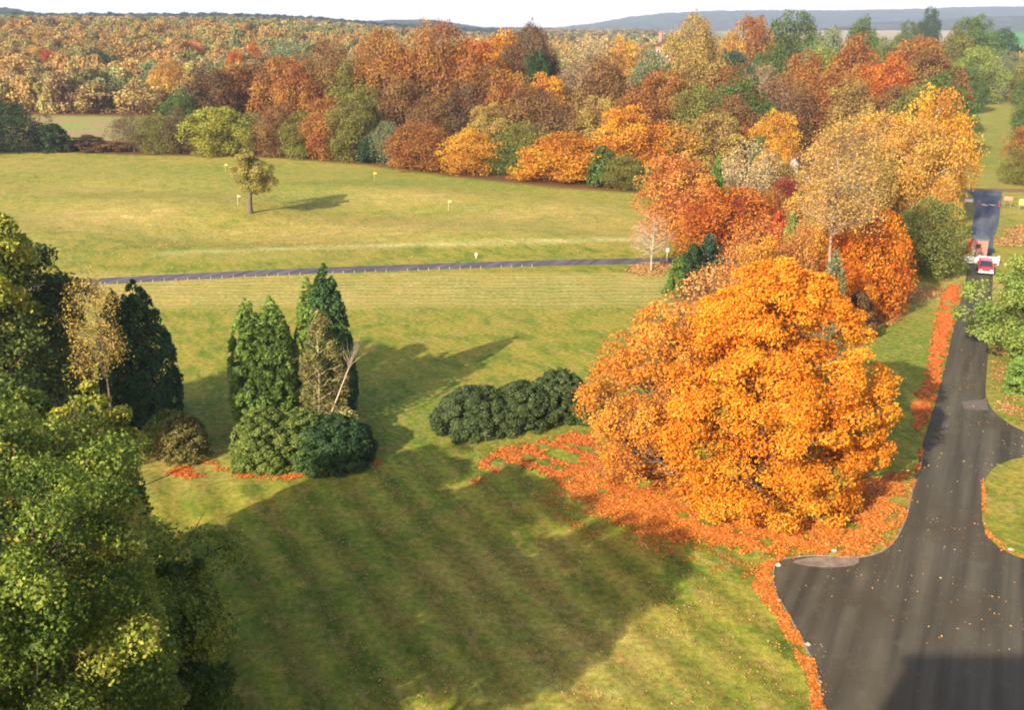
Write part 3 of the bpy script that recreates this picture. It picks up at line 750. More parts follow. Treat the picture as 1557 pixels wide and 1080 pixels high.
 (1255, 300, 46, 58, 'dome', 'sage', 'sage green tree right of the large green skyline dome'),
 (1300, 340, 30, 50, 'dome', 'green', 'dark green skyline tree near the middle of the right wood'),
 (1240, 262, 74, 60, 'dome', 'lime', 'lime-green tree in the upper rank of the right wood'),
 (1165, 268, 70, 60, 'dome', 'green', 'deep green tree in the upper rank below the red-brown skyline dome'),
 (1105, 262, 78, 60, 'dome', 'bluegreen', 'blue-green tree under the golden-green skyline tree'),
 (1340, 300, 60, 60, 'dome', 'ogreen', 'grey-green tree in the upper rank right of centre'),
 (1405, 620, 14, 26, 'dome', 'dkgreen', 'solitary dark tree on the far right skyline'),
 (1372, 500, 34, 30, 'dome', 'green', 'small green round tree below the solitary skyline tree'),
 (1475, 400, 26, 60, 'dome', 'green', 'broad dark green tree on the skyline above the avenue'),
 (1440, 360, 46, 60, 'dome', 'olive', 'olive-brown tree left of the broad dark skyline tree'),
 (1395, 320, 58, 56, 'dome', 'rust', 'russet tree in the upper rank left of the avenue'),
 (1515, 420, 46, 46, 'dome', 'dkgreen', 'dark green tree above the end of the avenue'),
 # notable trees of the left hillside
 (108, 325, 97, 26, 'dome', 'red', 'bright scarlet tree on the left hillside, tall and narrow'),
 (82, 370, 76, 26, 'dome', 'red', 'small scarlet tree above the tall narrow scarlet one'),
 (118, 395, 62, 32, 'dome', 'redor', 'orange-red tree high on the left hillside'),
 (392, 370, 66, 30, 'dome', 'redor', 'vermilion tree on the hillside above the middle wood'),
 (365, 345, 76, 30, 'dome', 'redor', 'coral tree beside the vermilion hillside tree'),
 (300, 400, 62, 30, 'dome', 'salmon', 'salmon-pink tree high on the hillside'),
 (155, 342, 80, 46, 'dome', 'dkgreen', 'darkest green tree of the left hillside'),
 (122, 318, 110, 46, 'dome', 'green', 'dark green tree next to the tall narrow scarlet one'),
 (60, 380, 70, 34, 'dome', 'gold', 'yellow tree on the left hillside beside the small scarlet tree'),
 (265, 300, 92, 52, 'dome', 'gold', 'bright yellow-gold tree low on the hillside'),
 (365, 400, 38, 26, 'cone', 'sage', 'grey-green poplar-like conifer high on the hillside'),
 (440, 320, 66, 84, 'dome', 'sage', 'wide pale blue-green tree clump on the hillside above the rust trees'),
]
for px, d, top, w, kind, col, label in W:
    x, y = at(px, d)
    z0 = Hf(x, y); h = max(ztop(d, top)-z0, 1.2)
    wm = w*depth(d)/F
    k = 1.22 if kind in ('dome', 'tall', 'wispy') else 1.05
    put(kind, x, y, wm*k, h*1.02, CLR[col], label, bark=M['bark_pale'] if kind == 'tall' or col in ('straw', 'mauve') else None)

# second-growth inside the woods: trees nothing tells apart but their colour
fill_r = random.Random(5)
def inwood(x, y):
    px = 778.5+x/depth(y)*F
    if y < np.interp(x, we[:, 0], we[:, 1])+10: return False
    if -175 < x < -84 and 215 < y < 290: return False
    if x > np.interp(y, [160, 345], [68, 142]) and y < 365: return False
    return True
placed = [(at(a[0], a[1])) for a in W]
FILL = [('rust', 'rust-coloured'), ('brown', 'brown'), ('orange', 'orange'), ('olive', 'olive'), ('ochre', 'ochre'), ('green', 'green')]
cnt = 0; tries = 0
while cnt < 46 and tries < 4000:
    tries += 1
    px = fill_r.uniform(380, 1470); d = fill_r.uniform(178, 300)
    x, y = at(px, d)
    if not inwood(x, y) or (px > 985 and d < 195): continue
    if min(math.hypot(x-a, y-b) for a, b in placed) < 7.5: continue
    placed.append((x, y)); cnt += 1
    ck, cn = fill_r.choices(FILL, [5, 4, 3, 3, 3, 2] if px < 1050 else [4, 3, 2, 2, 2, 5])[0]
    h = min(fill_r.uniform(12, 16), ztop(d, 62 if px > 1050 else 88)-Hf(x, y)+1)
    side = 'left half' if px < 900 else 'right half'
    put('dome', x, y, fill_r.uniform(10, 14), h, CLR[ck], f'{cn} tree packed between others in the {side} of the middle wood', group=f'{cn} infill trees in the {side} of the wood')

# hillside beyond: individual far trees, then the rest as one wood
HC = [((0.483, 0.279, 0.084), 'tan-orange', 6), ((0.381, 0.198, 0.066), 'dull rust', 3), ((0.533, 0.353, 0.102), 'pale gold', 5), ((0.318, 0.304, 0.102), 'pale olive', 5), ((0.178, 0.223, 0.084), 'mid green', 4), ((0.584, 0.273, 0.090), 'soft orange', 2), ((0.356, 0.236, 0.120), 'greyish brown', 4), ((0.102, 0.136, 0.060), 'dark green', 2), ((0.432, 0.397, 0.132), 'yellowish green', 3)]
hr = random.Random(21)
def hill_ok(x, y):
    if -175 < x < -84 and 215 < y < 286: return False
    return True
cells = []
y = 262.0
while y < 2600:
    st = 8.6 if y < 700 else 8.6*y/700
    wdt = y*.62+30
    x = -wdt
    while x < wdt:
        xx = x+hr.uniform(-.42, .42)*st; yy = y+hr.uniform(-.42, .42)*st
        a = xx/yy
        ok = abs(xx/(yy*.97)) < .56
        if yy < 292 and a < -.12: ok = ok and yy > 286 and True
        if yy < 300 and a > -.15: ok = False
        if a > .37 and yy < 380: ok = False
        if a > .14 and yy > 900: ok = False
        if a > .30 and yy > 520: ok = False
        if ok and inwood(xx, yy) and min(math.hypot(xx-p[0], yy-p[1]) for p in placed[:len(W)]) > 6: cells.append((xx, yy, st))
        x += st
    y += st*.87
cells.sort(key=lambda c: c[1])
near_cells = cells[:270]; rest = cells[270:]
def hcol(x, y):
    # kinds of tree grow in stands
    g = math.sin(x*.021+y*.006)+math.sin(y*.017-x*.009+2)
    w = [c[2] for c in HC]
    a = x/y
    if a > .12: w = [2, 3, 1, 4, 6, 1, 2, 4, 3]
    if g > .7: w[4] += 5; w[3] += 5
    if g < -.6: w[0] += 6; w[2] += 4
    c = hr.choices(HC, w)[0]
    st_ = (.27, .27, .10) if g > .25 else (.40, .25, .08)      # neighbours in a stand turn together
    return tuple(.62*u+.38*v for u, v in zip(c[0], st_)), c[1], c[2]
for x, y, st in near_cells:
    c, cn, _ = hcol(x, y)
    me = PT['far'][hr.randrange(7)][0]
    o = link('hillside_tree', me); o.color = (*c, 1)
    w = hr.uniform(8, 14); h = hr.uniform(8, 14)
    if x/y > -.1: h = hr.uniform(11, 16)
    o.location = (x, y, Hf(x, y)-.4); o.scale = (w, w, h); o.rotation_euler[2] = hr.uniform(0, 6.28)
    sd = 'left hillside beyond the meadow' if x/y < -.1 else 'far wood behind the middle wood'
    tag(o, f'{cn} tree in the {sd}', 'tree', f'{cn} trees of the {sd}')
# the far wood as one mass, in its own colours
VV = []; FF = []; TT = []; CC = []; n0 = 0
small = []
for q in range(5):
    V, Fs, T, gy_, C, pr = crown(.5, .1, 1, prof='dome', ncl=12, nleaf=260, leaf=.2, squash=.8, puff=(.35, .55), core=.1, seed=950+q)
    small.append((V, Fs, T))
for x, y, st in rest:
    c, cn, _ = hcol(x, y)
    V, Fs, T = small[hr.randrange(5)] if y > 640 else PT['far'][hr.randrange(7)][1]
    w = st*hr.uniform(.95, 1.7); h = hr.uniform(8, 14)
    if y > 1200 and x < 0: c = (.07, .10, .06)
    if x/y > -.1: h = hr.uniform(10, 15)
    a = hr.uniform(0, 6.28); ca, sa = math.cos(a), math.sin(a)
    P = np.stack([(V[:, 0]*ca-V[:, 1]*sa)*w+x, (V[:, 0]*sa+V[:, 1]*ca)*w+y, V[:, 2]*h+Hf(x, y)-.4], 1)
    VV.append(P); FF.append(Fs+n0); n0 += len(V); TT.append(T); CC.append(np.repeat(np.array([[*c]], np.float32), len(V), 0))
me = np_mesh('distant_wood', np.concatenate(VV), np.concatenate(FF), {'tint': np.concatenate(TT)})
ca_ = me.attributes.new('kindcol', 'FLOAT_COLOR', 'POINT'); cc = np.concatenate(CC); ca_.data.foreach_set('color', np.column_stack([cc, np.ones(len(cc))]).astype(np.float32).ravel())
m, nt, n, l = newmat('distant_leaves'); b = NB(nt)
at_ = b.node('ShaderNodeAttribute', attribute_name='kindcol').outputs['Color']
hs = b.node('ShaderNodeHueSaturation'); l.new(at_, hs.inputs['Color'])
l.new(b.math('ADD', b.math('MULTIPLY', b.attr('tint'), .45), .68), hs.inputs['Value'])
p = b.bsdf(hs.outputs[0], .8, .1); tr = b.node('ShaderNodeBsdfTranslucent'); l.new(hs.outputs[0], tr.inputs[0])
mx = b.node('ShaderNodeMixShader'); mx.inputs[0].default_value = .2; l.new(p.outputs[0], mx.inputs[1]); l.new(tr.outputs[0], mx.inputs[2]); b.out(mx)
o = link('distant_wood', me, m); tag(o, 'autumn woodland massed on the hills towards the skyline', 'woodland', kind='stuff')

# ------------------------------------------------------------------ trees near the camera, built individually
def hero(name, label, cat, x, y, mat, bark, group=None, rz=0, sc=None, **kw):
    c, t = tree_meshes(name, **kw)
    root = empty(name, (x, y, Hf(x, y)), rz); tag(root, label, cat, group)
    if sc: root.scale = sc
    link('crown', c, mat, root); link('trunk', t, bark, root); return root
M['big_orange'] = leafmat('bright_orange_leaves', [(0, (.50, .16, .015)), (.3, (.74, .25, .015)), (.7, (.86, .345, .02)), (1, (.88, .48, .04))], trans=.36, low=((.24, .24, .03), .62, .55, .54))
M['oak'] = leafmat('oak_leaves', [(0, (.030, .058, .009)), (.3, (.075, .125, .014)), (.6, (.19, .24, .028)), (.86, (.42, .43, .07)), (.94, (.54, .40, .08)), (1, (.66, .26, .03))], trans=.32)
M['oak_y'] = leafmat('yellowing_leaves', [(0, (.14, .17, .02)), (.4, (.28, .29, .035)), (.8, (.44, .41, .055)), (1, (.60, .38, .05))], trans=.28)
M['oak_d'] = leafmat('dark_oak_leaves', [(0, (.045, .07, .016)), (.5, (.09, .13, .026)), (.9, (.14, .17, .03)), (1, (.34, .28, .05))], trans=.22)
M['ochre_l'] = leafmat('ochre_birch_leaves', [(0, (.36, .22, .04)), (.6, (.50, .33, .07)), (1, (.56, .42, .11))], trans=.35)
M['cypress_d'] = leafmat('dark_cypress', [(0, (.028, .065, .018)), (.6, (.055, .115, .03)), (1, (.10, .18, .045))], trans=.12)
M['cypress_l'] = leafmat('mid_cypress', [(0, (.11, .18, .03)), (.6, (.21, .31, .055)), (1, (.33, .43, .10))], trans=.25)
M['shrub_l'] = leafmat('light_shrub', [(0, (.085, .13, .024)), (.6, (.165, .21, .038)), (1, (.28, .30, .07))], trans=.18)
M['shrub_d'] = leafmat('dark_shrub', [(0, (.026, .06, .016)), (.6, (.05, .10, .026)), (1, (.11, .15, .045))], trans=.15)
M['rhodo'] = leafmat('rhododendron', [(0, (.035, .058, .018)), (.5, (.068, .098, .028)), (.9, (.13, .155, .05)), (1, (.19, .18, .07))], trans=.15)
M['brownolive'] = leafmat('withered_foliage', [(0, (.14, .10, .03)), (.5, (.21, .185, .05)), (1, (.33, .28, .09))], trans=.25)
M['paleyellow'] = leafmat('pale_yellow_leaves', [(0, (.34, .32, .08)), (1, (.62, .54, .20))], trans=.3)
M['right_green'] = leafmat('turning_green_leaves', [(0, (.11, .18, .03)), (.5, (.20, .28, .05)), (.85, (.34, .38, .08)), (1, (.60, .42, .06))], trans=.32)
M['tree_twig'] = leafmat('sparse_orange_leaves', [(0, (.50, .18, .05)), (.6, (.66, .28, .07)), (1, (.74, .40, .12))], trans=.3)

bx, by = G(1150, 787)
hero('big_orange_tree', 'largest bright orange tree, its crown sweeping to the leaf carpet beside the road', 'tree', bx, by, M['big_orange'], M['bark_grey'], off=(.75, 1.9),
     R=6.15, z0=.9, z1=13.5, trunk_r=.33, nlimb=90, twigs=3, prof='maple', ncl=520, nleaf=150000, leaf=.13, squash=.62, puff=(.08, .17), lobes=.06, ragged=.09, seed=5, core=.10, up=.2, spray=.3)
bx, by = G(1042, 768)
M['russet'] = leafmat('russet_orange_leaves', [(0, (.40, .15, .03)), (.3, (.62, .23, .03)), (.7, (.78, .32, .03)), (1, (.80, .44, .07))], trans=.34)
hero('big_orange_tree', 'bright orange tree with thinning twiggy top, left of the largest orange tree', 'tree', bx, by, M['russet'], M['bark_grey'], off=(-.95, 2.0),
     R=4.05, z0=1.1, z1=10.6, trunk_r=.24, nlimb=140, twigs=4, prof='dome', ncl=260, nleaf=44000, leaf=.125, squash=.68, puff=(.14, .24), lobes=.16, ragged=.12, seed=8, core=.06, spray=.2)
x, y = at(1085, 57)
hero('thinning_orange_tree', 'half-bare orange-brown tree right behind the two bright orange trees', 'tree', x, y, M['tree_twig'], M['bark_grey'],
     R=4.5, z0=2, z1=11.0, trunk_r=.22, nlimb=120, twigs=5, prof='dome', ncl=150, nleaf=16000, leaf=.16, squash=.85, puff=(.16, .3), lobes=.15, ragged=.15, seed=12, core=.04, spray=.4)

hero('oak_tree', 'big green oak with yellowing leaves filling the lower left corner', 'tree', -15.5, 26.3, M['oak'], M['bark_grey'], rz=math.radians(-34.8), sc=(1.12, .95, 1),
     R=6.2, z0=1.6, z1=14.3, trunk_r=.42, nlimb=90, twigs=3, prof='dome', ncl=250, nleaf=210000, leaf=.105, squash=.75, puff=(.10, .22), shell=.68, lobes=.16, ragged=.22, seed=21, core=.08, spray=.22)
hero('oak_tree', 'green oak at the left edge just behind the big foreground oak', 'tree', -19.8, 33.0, M['oak'], M['bark_grey'],
     R=4.5, z0=2, z1=13.6, trunk_r=.36, nlimb=60, twigs=2, prof='dome', ncl=200, nleaf=70000, leaf=.16, squash=.75, puff=(.14, .25), lobes=.15, ragged=.12, seed=23, core=.12)
hero('oak_tree', 'tallest dark oak at the left edge with a yellow-green top', 'tree', -28.6, 52.5, M['oak_d'], M['bark'],
     R=5.3, z0=2.5, z1=14.2, trunk_r=.36, nlimb=60, twigs=2, prof='dome', ncl=170, nleaf=46000, leaf=.20, squash=.8, puff=(.15, .27), lobes=.2, ragged=.15, seed=31, core=.12)
hero('oak_tree', 'low green oak at the right foot of the big foreground oak, edging the shaded lawn', 'tree', -11.1, 26.6, M['oak'], M['bark_grey'],
     R=2.5, z0=1.2, z1=9.8, trunk_r=.18, nlimb=50, twigs=2, prof='dome', ncl=120, nleaf=60000, leaf=.10, squash=.75, puff=(.12, .24), lobes=.15, ragged=.15, seed=28, core=.1, spray=.2, shell=.6)
hero('oak_tree', 'nearest oak crown in the bottom left corner, added to widen the shadow on the lawn', 'tree', -11.3, 19.4, M['oak'], M['bark_grey'],
     R=3.3, z0=8.2, z1=15.6, trunk_r=.2, nlimb=60, twigs=2, prof='block', ncl=260, nleaf=110000, leaf=.085, squash=.9, puff=(.11, .22), lobes=.07, ragged=.1, seed=27, core=.12, spray=.15)  # oak added near the viewpoint; block crown gives its lawn shadow a straight edge
x, y = at(52, 50)
hero('yellowing_tree', 'yellow-green treetop rising at the left edge above the dark oak', 'tree', x, y, M['oak_y'], M['bark'],
     R=2.2, z0=9, z1=15.9, trunk_r=.2, nlimb=30, twigs=2, prof='round', ncl=60, nleaf=9000, leaf=.19, squash=.8, puff=(.22, .36), seed=33, core=.1)
x, y = at(178, 50)
hero('ochre_birch', 'wispy ochre birch between the dark oak and the left cypress', 'tree', x, y, M['ochre_l'], M['bark_grey'],
     R=1.55, z0=7.5, z1=12.9, trunk_r=.10, nlimb=60, twigs=5, prof='dome', ncl=55, nleaf=3000, leaf=.10, squash=1.3, puff=(.22, .42), seed=35, core=.05, spray=.5)
x, y = at(196, 32)
hero('yellowing_tree', 'small yellow-green tree in front of the left cypress', 'tree', x, y, M['oak_y'], M['bark'],
     R=1.6, z0=8, z1=13.3, trunk_r=.12, nlimb=30, twigs=2, prof='round', ncl=50, nleaf=9000, leaf=.14, squash=.75, puff=(.2, .34), seed=37, core=.12)
x, y = at(150, 38.5)
hero('oak_tree', 'low dark green oak between the foreground oaks and the small yellow-green tree', 'tree', x, y, M['oak_d'], M['bark'],
     R=2.8, z0=1.0, z1=10.0, trunk_r=.2, nlimb=30, twigs=1, prof='dome', ncl=100, nleaf=24000, leaf=.18, squash=.8, puff=(.18, .3), seed=39, core=.12)

def cypress(px, d, top, R, mat, label, seed, n=15000, name='cypress', prof='column', h=None, **kw):
    x, y = at(px, d); h = ztop(d, top)
    a = dict(R=R, z0=0, z1=h, trunk_r=.16, nlimb=12, prof=prof, ncl=int(200+40*h), nleaf=int(n*1.7), leaf=.135, squash=1.5, puff=(.09, .17), lobes=.06, shell=.12, core=.22, seed=seed, up=.45, jit=.5)
    a.update(kw)
    return hero(name, label, 'conifer', x, y, mat, M['bark'], **a)
cypress(228, 61, 426, 2.2, M['cypress_d'], 'dark green columnar cypress at the left, partly behind the oaks', 41, 22000)
cypress(196, 60, 440, 1.5, M['cypress_d'], 'lower dark spire leaning on the left side of the dark cypress', 40, 9000)
cypress(390, 60.5, 451, 1.5, M['cypress_l'], 'mid-green cypress, leftmost spire of the central clump', 42)
cypress(424, 61, 451, 1.6, M['cypress_l'], 'mid-green cypress, second spire of the central clump', 43)
cypress(506, 62, 400, 1.75, M['cypress_d'], 'tallest dark cypress of the central clump', 44, 19000)
cypress(480, 61.8, 420, 1.15, M['cypress_l'], 'green cypress joined to the left side of the tallest one', 45)
x, y = at(484, 58.6)
hero('withered_tree', 'half-dead brown and olive tree with a pale trunk in front of the tallest cypress', 'tree', x, y, M['brownolive'], M['deadwood'], off=(.5, .3),
     R=1.6, z0=.6, z1=8.3, trunk_r=.10, nlimb=50, twigs=4, prof='column', ncl=80, nleaf=6500, leaf=.13, squash=1.3, puff=(.2, .34), shell=.5, seed=51, core=.12, spray=.3)
# leaning dead stem
x, y = at(487, 57.4)
root = empty('leaning_dead_tree', (x, y, 0)); tag(root, 'leaning pale dead stem with bare twigs beside the half-dead tree', 'dead tree')
tb = Tubes(); P = np.array([(0, 0, -.1), (.5, .1, 1.4), (1.2, .2, 3.0), (1.9, .3, 4.7), (2.2, .35, 5.3)]); tb.add(P, [.065, .058, .05, .035, .025], 7)
link('trunk', tb.mesh('dead_trunk'), M['deadwood'], root)
tb = Tubes(); r_ = np.random.default_rng(4)
for q in range(26):
    s = P[3]+(P[4]-P[3])*r_.uniform(0, 1); e = s+np.array([r_.uniform(-.5, 1.2), r_.uniform(-.6, .6), r_.uniform(.6, 2.3)])
    tb.add(limb(s, e, 4, -.08, r_), [.013, .009, .006, .003], 3)
link('branches', tb.mesh('dead_branches'), M['deadwood'], root)

def shrub(px, d, R, h, mat, label, seed, n=20000, leaf=.12, sx=1, rz=0, group=None, name='shrub', **kw):
    x, y = at(px, d)
    a = dict(R=R, z0=0, z1=h, trunk_r=.08, nlimb=14, prof='bush', ncl=int(160+70*R), nleaf=int(n*1.5), leaf=leaf*.8, squash=.7, puff=(.09, .18), lobes=.1, shell=.2, core=.2, seed=seed, jit=.5)
    a.update(kw)
    o = hero(name, label, 'bush', x, y, mat, M['bark'], group=group, rz=rz, **a); o.scale = (sx, 1, 1); return o
shrub(407, 54.6, 2.15, 3.5, M['shrub_l'], 'round mid-green clipped shrub at the foot of the green cypresses', 61, 26000)
shrub(462, 55.2, 2.0, 3.2, M['shrub_l'], 'mid-green shrub joining the round clipped one and the dark one', 66, 18000)
shrub(506, 54.8, 2.45, 2.8, M['shrub_d'], 'wide dark green shrub at the foot of the tallest cypress', 62, 28000, sx=1.1)
shrub(280, 55.5, 1.65, 2.7, M['brownolive'], 'small olive-brown shrub under the left cypress', 63, 9000, leaf=.12, jit=.6)
shrub(262, 57, 1.5, 2.5, M['shrub_l'], 'grey-green shrub behind the small olive-brown one', 69, 8000)
shrub(522, 58.0, 1.15, 2.3, M['paleyellow'], 'pale yellow shrub behind the wide dark green shrub', 64, 3500, leaf=.14, spray=.4)
shrub(545, 57.0, .95, 1.6, M['oak_y'], 'yellow-green shrub at the right of the pale yellow one', 65, 3000, leaf=.13)
shrub(724, 59.9, 2.75, 2.85, M['rhodo'], 'leftmost rounded bush of the dark row in the middle lawn', 71, 30000, leaf=.13)
shrub(792, 60.8, 2.5, 2.8, M['rhodo'], 'middle bush of the dark row, merging with those on both sides', 72, 20000, leaf=.13)
shrub(850, 62.4, 2.2, 3.2, M['rhodo'], 'tallest bush of the dark row beside the big orange trees', 73, 22000, leaf=.13)
shrub(896, 61.6, 1.7, 2.3, M['rhodo'], 'dark bush at the right end of the row, partly under orange leaves', 74, 12000, leaf=.13)

# right-hand side tree over the road
hero('green_tree', 'yellow-green broad tree at the right edge, branches reaching over the road', 'tree', 42.4, 71.5, M['right_green'], M['bark_grey'],
     R=6.4, z0=1.2, z1=8.9, trunk_r=.3, nlimb=60, twigs=2, prof='dome', ncl=170, nleaf=60000, leaf=.19, squash=.65, puff=(.13, .24), lobes=.2, ragged=.2, seed=81, core=.1)
x, y = at(1556, 71)
shrub(1562, 66.5, 1.7, 3.2, M['cypress_l'], 'rounded green bush below the right-hand broad tree', 82, 15000, leaf=.14)
x, y = at(1258, 78)
cypress(1257, 77, 378, 1.15, leafmat('grey_green_conifer', [(0, (.14, .16, .07)), (1, (.30, .30, .13))], trans=.2), 'wispy grey-green conifer in front of the deep orange maple', 83, 6000, name='wispy_conifer', squash=2.2, spray=.3)

# pale birch with long bare trunk
x, y = at(1256, 84)
hero('pale_birch', 'tall birch with long bare pale trunk and straw-gold crown', 'tree', x, y, leafmat('straw_leaves', [(0, (.42, .225, .06)), (.6, (.56, .325, .09)), (1, (.64, .42, .14))], trans=.35), M['bark_birch'],
     R=3.6, z0=8.6, z1=17.8, trunk_r=.20, nlimb=110, twigs=5, prof='dome', ncl=90, nleaf=9500, leaf=.16, squash=1.4, puff=(.14, .30), lobes=.28, ragged=.3, seed=85, core=.04, spray=.7, bend=.06)

# lone tree in the field
x, y = G(380, 324)
root = hero('lone_field_tree', 'lone small tree with sparse greenish-gold crown standing in the far field', 'tree', x, y, leafmat('olive_gold_leaves', [(0, (.20, .18, .04)), (.6, (.34, .30, .07)), (1, (.58, .36, .08))], trans=.3), M['bark_grey'], off=(.9, 0),
     R=3.2, z0=2.9, z1=7.4, trunk_r=.40, nlimb=40, twigs=3, prof='round', ncl=46, nleaf=8000, leaf=.19, squash=.85, puff=(.2, .34), lobes=.3, ragged=.3, seed=97, core=.04)
V, Fs, T, gy_, C, pr = crown(1.2, 6.2, 9.2, prof='round', ncl=14, nleaf=2600, leaf=.19, seed=92, puff=(.3, .5))
o = link('crown', np_mesh('upper_crown', V, Fs, {'tint': T, 'hgt': gy_}), bpy.data.materials['olive_gold_leaves'], root)

# bare sapling
x, y = G(990, 411)
hero('bare_sapling', 'nearly bare sapling with pale stem standing in a ring of fallen leaves', 'tree', x, y, M['tree_twig'], M['bark_pale'],
     R=2.2, z0=1.6, z1=6.4, trunk_r=.11, nlimb=70, twigs=5, prof='dome', ncl=60, nleaf=900, leaf=.13, squash=1.1, puff=(.2, .35), seed=95, core=0, spray=.4)

# ------------------------------------------------------------------ small built things
def bmesh_obj(name, fn, mat, parent=None, bevel=0):
    bm = bmesh.new(); fn(bm)
    if bevel: bmesh.ops.bevel(bm, geom=list(bm.edges), offset=bevel, segments=2, affect='EDGES', clamp_overlap=True)
    bmesh.ops.recalc_face_normals(bm, faces=bm.faces)
    me = bpy.data.meshes.new(name); bm.to_mesh(me); bm.free()
    return link(name, me, mat, parent)
def box(bm, cx, cy, cz, sx, sy, sz):
    r = bmesh.ops.create_cube(bm, size=1)
    for v in r['verts']: v.co = Vector((v.co.x*sx+cx, v.co.y*sy+cy, v.co.z*sz+cz))
def cyl(bm, p0, p1, r0, r1=None, k=10):
    p0 = Vector(p0); p1 = Vector(p1); d = p1-p0
    r = bmesh.ops.create_cone(bm, cap_ends=True, segments=k, radius1=r0, radius2=r0 if r1 is None else r1, depth=d.length)
    q = d.to_track_quat('Z', 'Y')
    for v in r['verts']: v.co = q @ v.co+(p0+p1)/2

# white marker posts along the drive
post_me = None
dmn = np.array(ribbon(dm, 3.3))[:len(dm)]; dmf = np.array(ribbon(dm, 3.3))[len(dm):][::-1]
near_side = dmn if dmn[:, 1].mean() < dmf[:, 1].mean() else dmf
pxs = [150+15.7*i for i in range(43)]
for i, px in enumerate(pxs):
    if i in (21, 29, 38): continue
    x = at(px, 104)[0]; y = float(np.interp(x, near_side[:, 0], near_side[:, 1]))
    if i == 0 or post_me is None:
        bm = bmesh.new(); cyl(bm, (0, 0, -.1), (0, 0, .27), .032, .028, 8); cyl(bm, (0, 0, .27), (0, 0, .31), .028, .01, 8)
        post_me = bpy.data.meshes.new('marker_post'); bm.to_mesh(post_me); bm.free(); post_me.materials.append(simple('weathered_post', (.42, .38, .30)))
    o = link('marker_post', post_me); o.location = (x, y, Hf(x, y)); o.rotation_euler = (random.Random(i).uniform(-.06, .06), random.Random(i+99).uniform(-.06, .06), 0)
    tag(o, 'short pale post in the line along the near edge of the long drive', 'post', 'pale posts along the drive')

# field markers: a thin pole with a small yellow flag
flags = [((362, 312), 'yellow flag on a thin pole just left of the lone field tree'), ((343, 262), 'faint yellow flag pole farthest back, near the yellow-green hedge tree'),
         ((569, 276), 'yellow flag on a thin pole near the wood edge below the holly'), ((682, 320), 'yellow flag on a thin pole in the middle of the far field')]
for (px, py), lab in flags:
    x, y = G(px, py); root = empty('flag_marker', (x, y, Hf(x, y))); tag(root, lab, 'flag')
    bmesh_obj('pole', lambda bm: cyl(bm, (0, 0, -.1), (0, 0, 1.45), .022, .02, 6), M['cream'], root)
    def fl(bm):
        for a, b_ in ((0, .26), (.26, .55)):
            box(bm, (a+b_)/2*.75, .02*(1 if a else -1), 1.3-a*.1, (b_-a)*.75+.01, .03, .28-a*.15)
    bmesh_obj('flag', fl, M['yellow'], root)
x, y = G(724, 393)
root = empty('ground_marker', (x, y, Hf(x, y))); tag(root, 'small white peg marker on the grass just beyond the drive', 'marker')
bmesh_obj('peg', lambda bm: cyl(bm, (0, 0, -.05), (0, 0, .35), .05, .05, 8), M['cream'], root)
bmesh_obj('cap', lambda bm: cyl(bm, (0, 0, .34), (.05, 0, .60), .17, .12, 10), M['white'], root)
x, y = G(1014, 396)
root = empty('sign_post', (x, y, Hf(x, y))); tag(root, 'white-topped signpost at the right end of the long drive', 'signpost')
bmesh_obj('post', lambda bm: cyl(bm, (0, 0, -.1), (0, 0, 1.25), .05, .05, 8), M['cream'], root)
bmesh_obj('sign_board', lambda bm: box(bm, 0, -.06, 1.2, .34, .05, .42), M['white'], root, .01)

# gate kiosk
x, y = G(1487, 391)
R0 = math.radians(-24)
root = empty('gate_kiosk', (x, y, 0), R0); tag(root, 'small brick gate kiosk with flat grey roof beside the barrier', 'kiosk')
bmesh_obj('wall', lambda bm: box(bm, 0, 0, 1.05, 1.65, 1.9, 2.1), M['pinkbrick'], root)
bmesh_obj('roof', lambda bm: (box(bm, 0, 0, 2.17, 1.85, 2.1, .12), box(bm, 0, 0, 2.25, 1.7, 1.95, .04)), simple('felt_roof', (.12, .135, .14), .9, .1), root, .01)
wf = bmesh_obj('window', lambda bm: box(bm, -.15, -.965, 1.45, .6, .05, .5), M['redp'], root); bmesh_obj('pane', lambda bm: box(bm, -.15, -.995, 1.45, .5, .02, .4), M['glass'], wf)
dr = bmesh_obj('door', lambda bm: box(bm, -.845, .1, .98, .05, .8, 1.92), M['redp'], root, .005)
bmesh_obj('handle', lambda bm: cyl(bm, (-.9, -.15, 1.0), (-.9, -.02, 1.0), .02), M['steel'], dr)
x, y = G(1471, 386)
root = empty('red_pillar', (x, y, 0), R0); tag(root, 'red pillar immediately left of the brick kiosk', 'pillar')
bmesh_obj('shaft', lambda bm: (cyl(bm, (0, 0, 0), (0, 0, 1.55), .24, .24, 16), cyl(bm, (0, 0, 0), (0, 0, .14), .28, .28, 16)), M['redp'], root)
bmesh_obj('cap', lambda bm: (cyl(bm, (0, 0, 1.55), (0, 0, 1.63), .28, .28, 16), cyl(bm, (0, 0, 1.63), (0, 0, 1.78), .25, .08, 16)), M['redp'], root)
x, y = G(1464, 384)
root = empty('notice_board', (x, y, 0), R0); tag(root, 'upright white notice board left of the red pillar', 'sign')
for s in (-1, 1): bmesh_obj('post', lambda bm: cyl(bm, (s*.22, 0, -.1), (s*.22, 0, 1.5), .03), M['steel'], root)
bmesh_obj('board', lambda bm: box(bm, 0, -.05, 1.05, .6, .04, 1.0), M['white'], root, .008)
x, y = G(1478, 396)
root = empty('gate_post', (x, y, 0), R0); tag(root, 'short cream gate post in front of the brick kiosk', 'post')
bmesh_obj('shaft', lambda bm: box(bm, 0, 0, .55, .22, .22, 1.1), M['cream'], root, .015); bmesh_obj('cap', lambda bm: box(bm, 0, 0, 1.13, .3, .3, .07), M['cream'], root, .01)
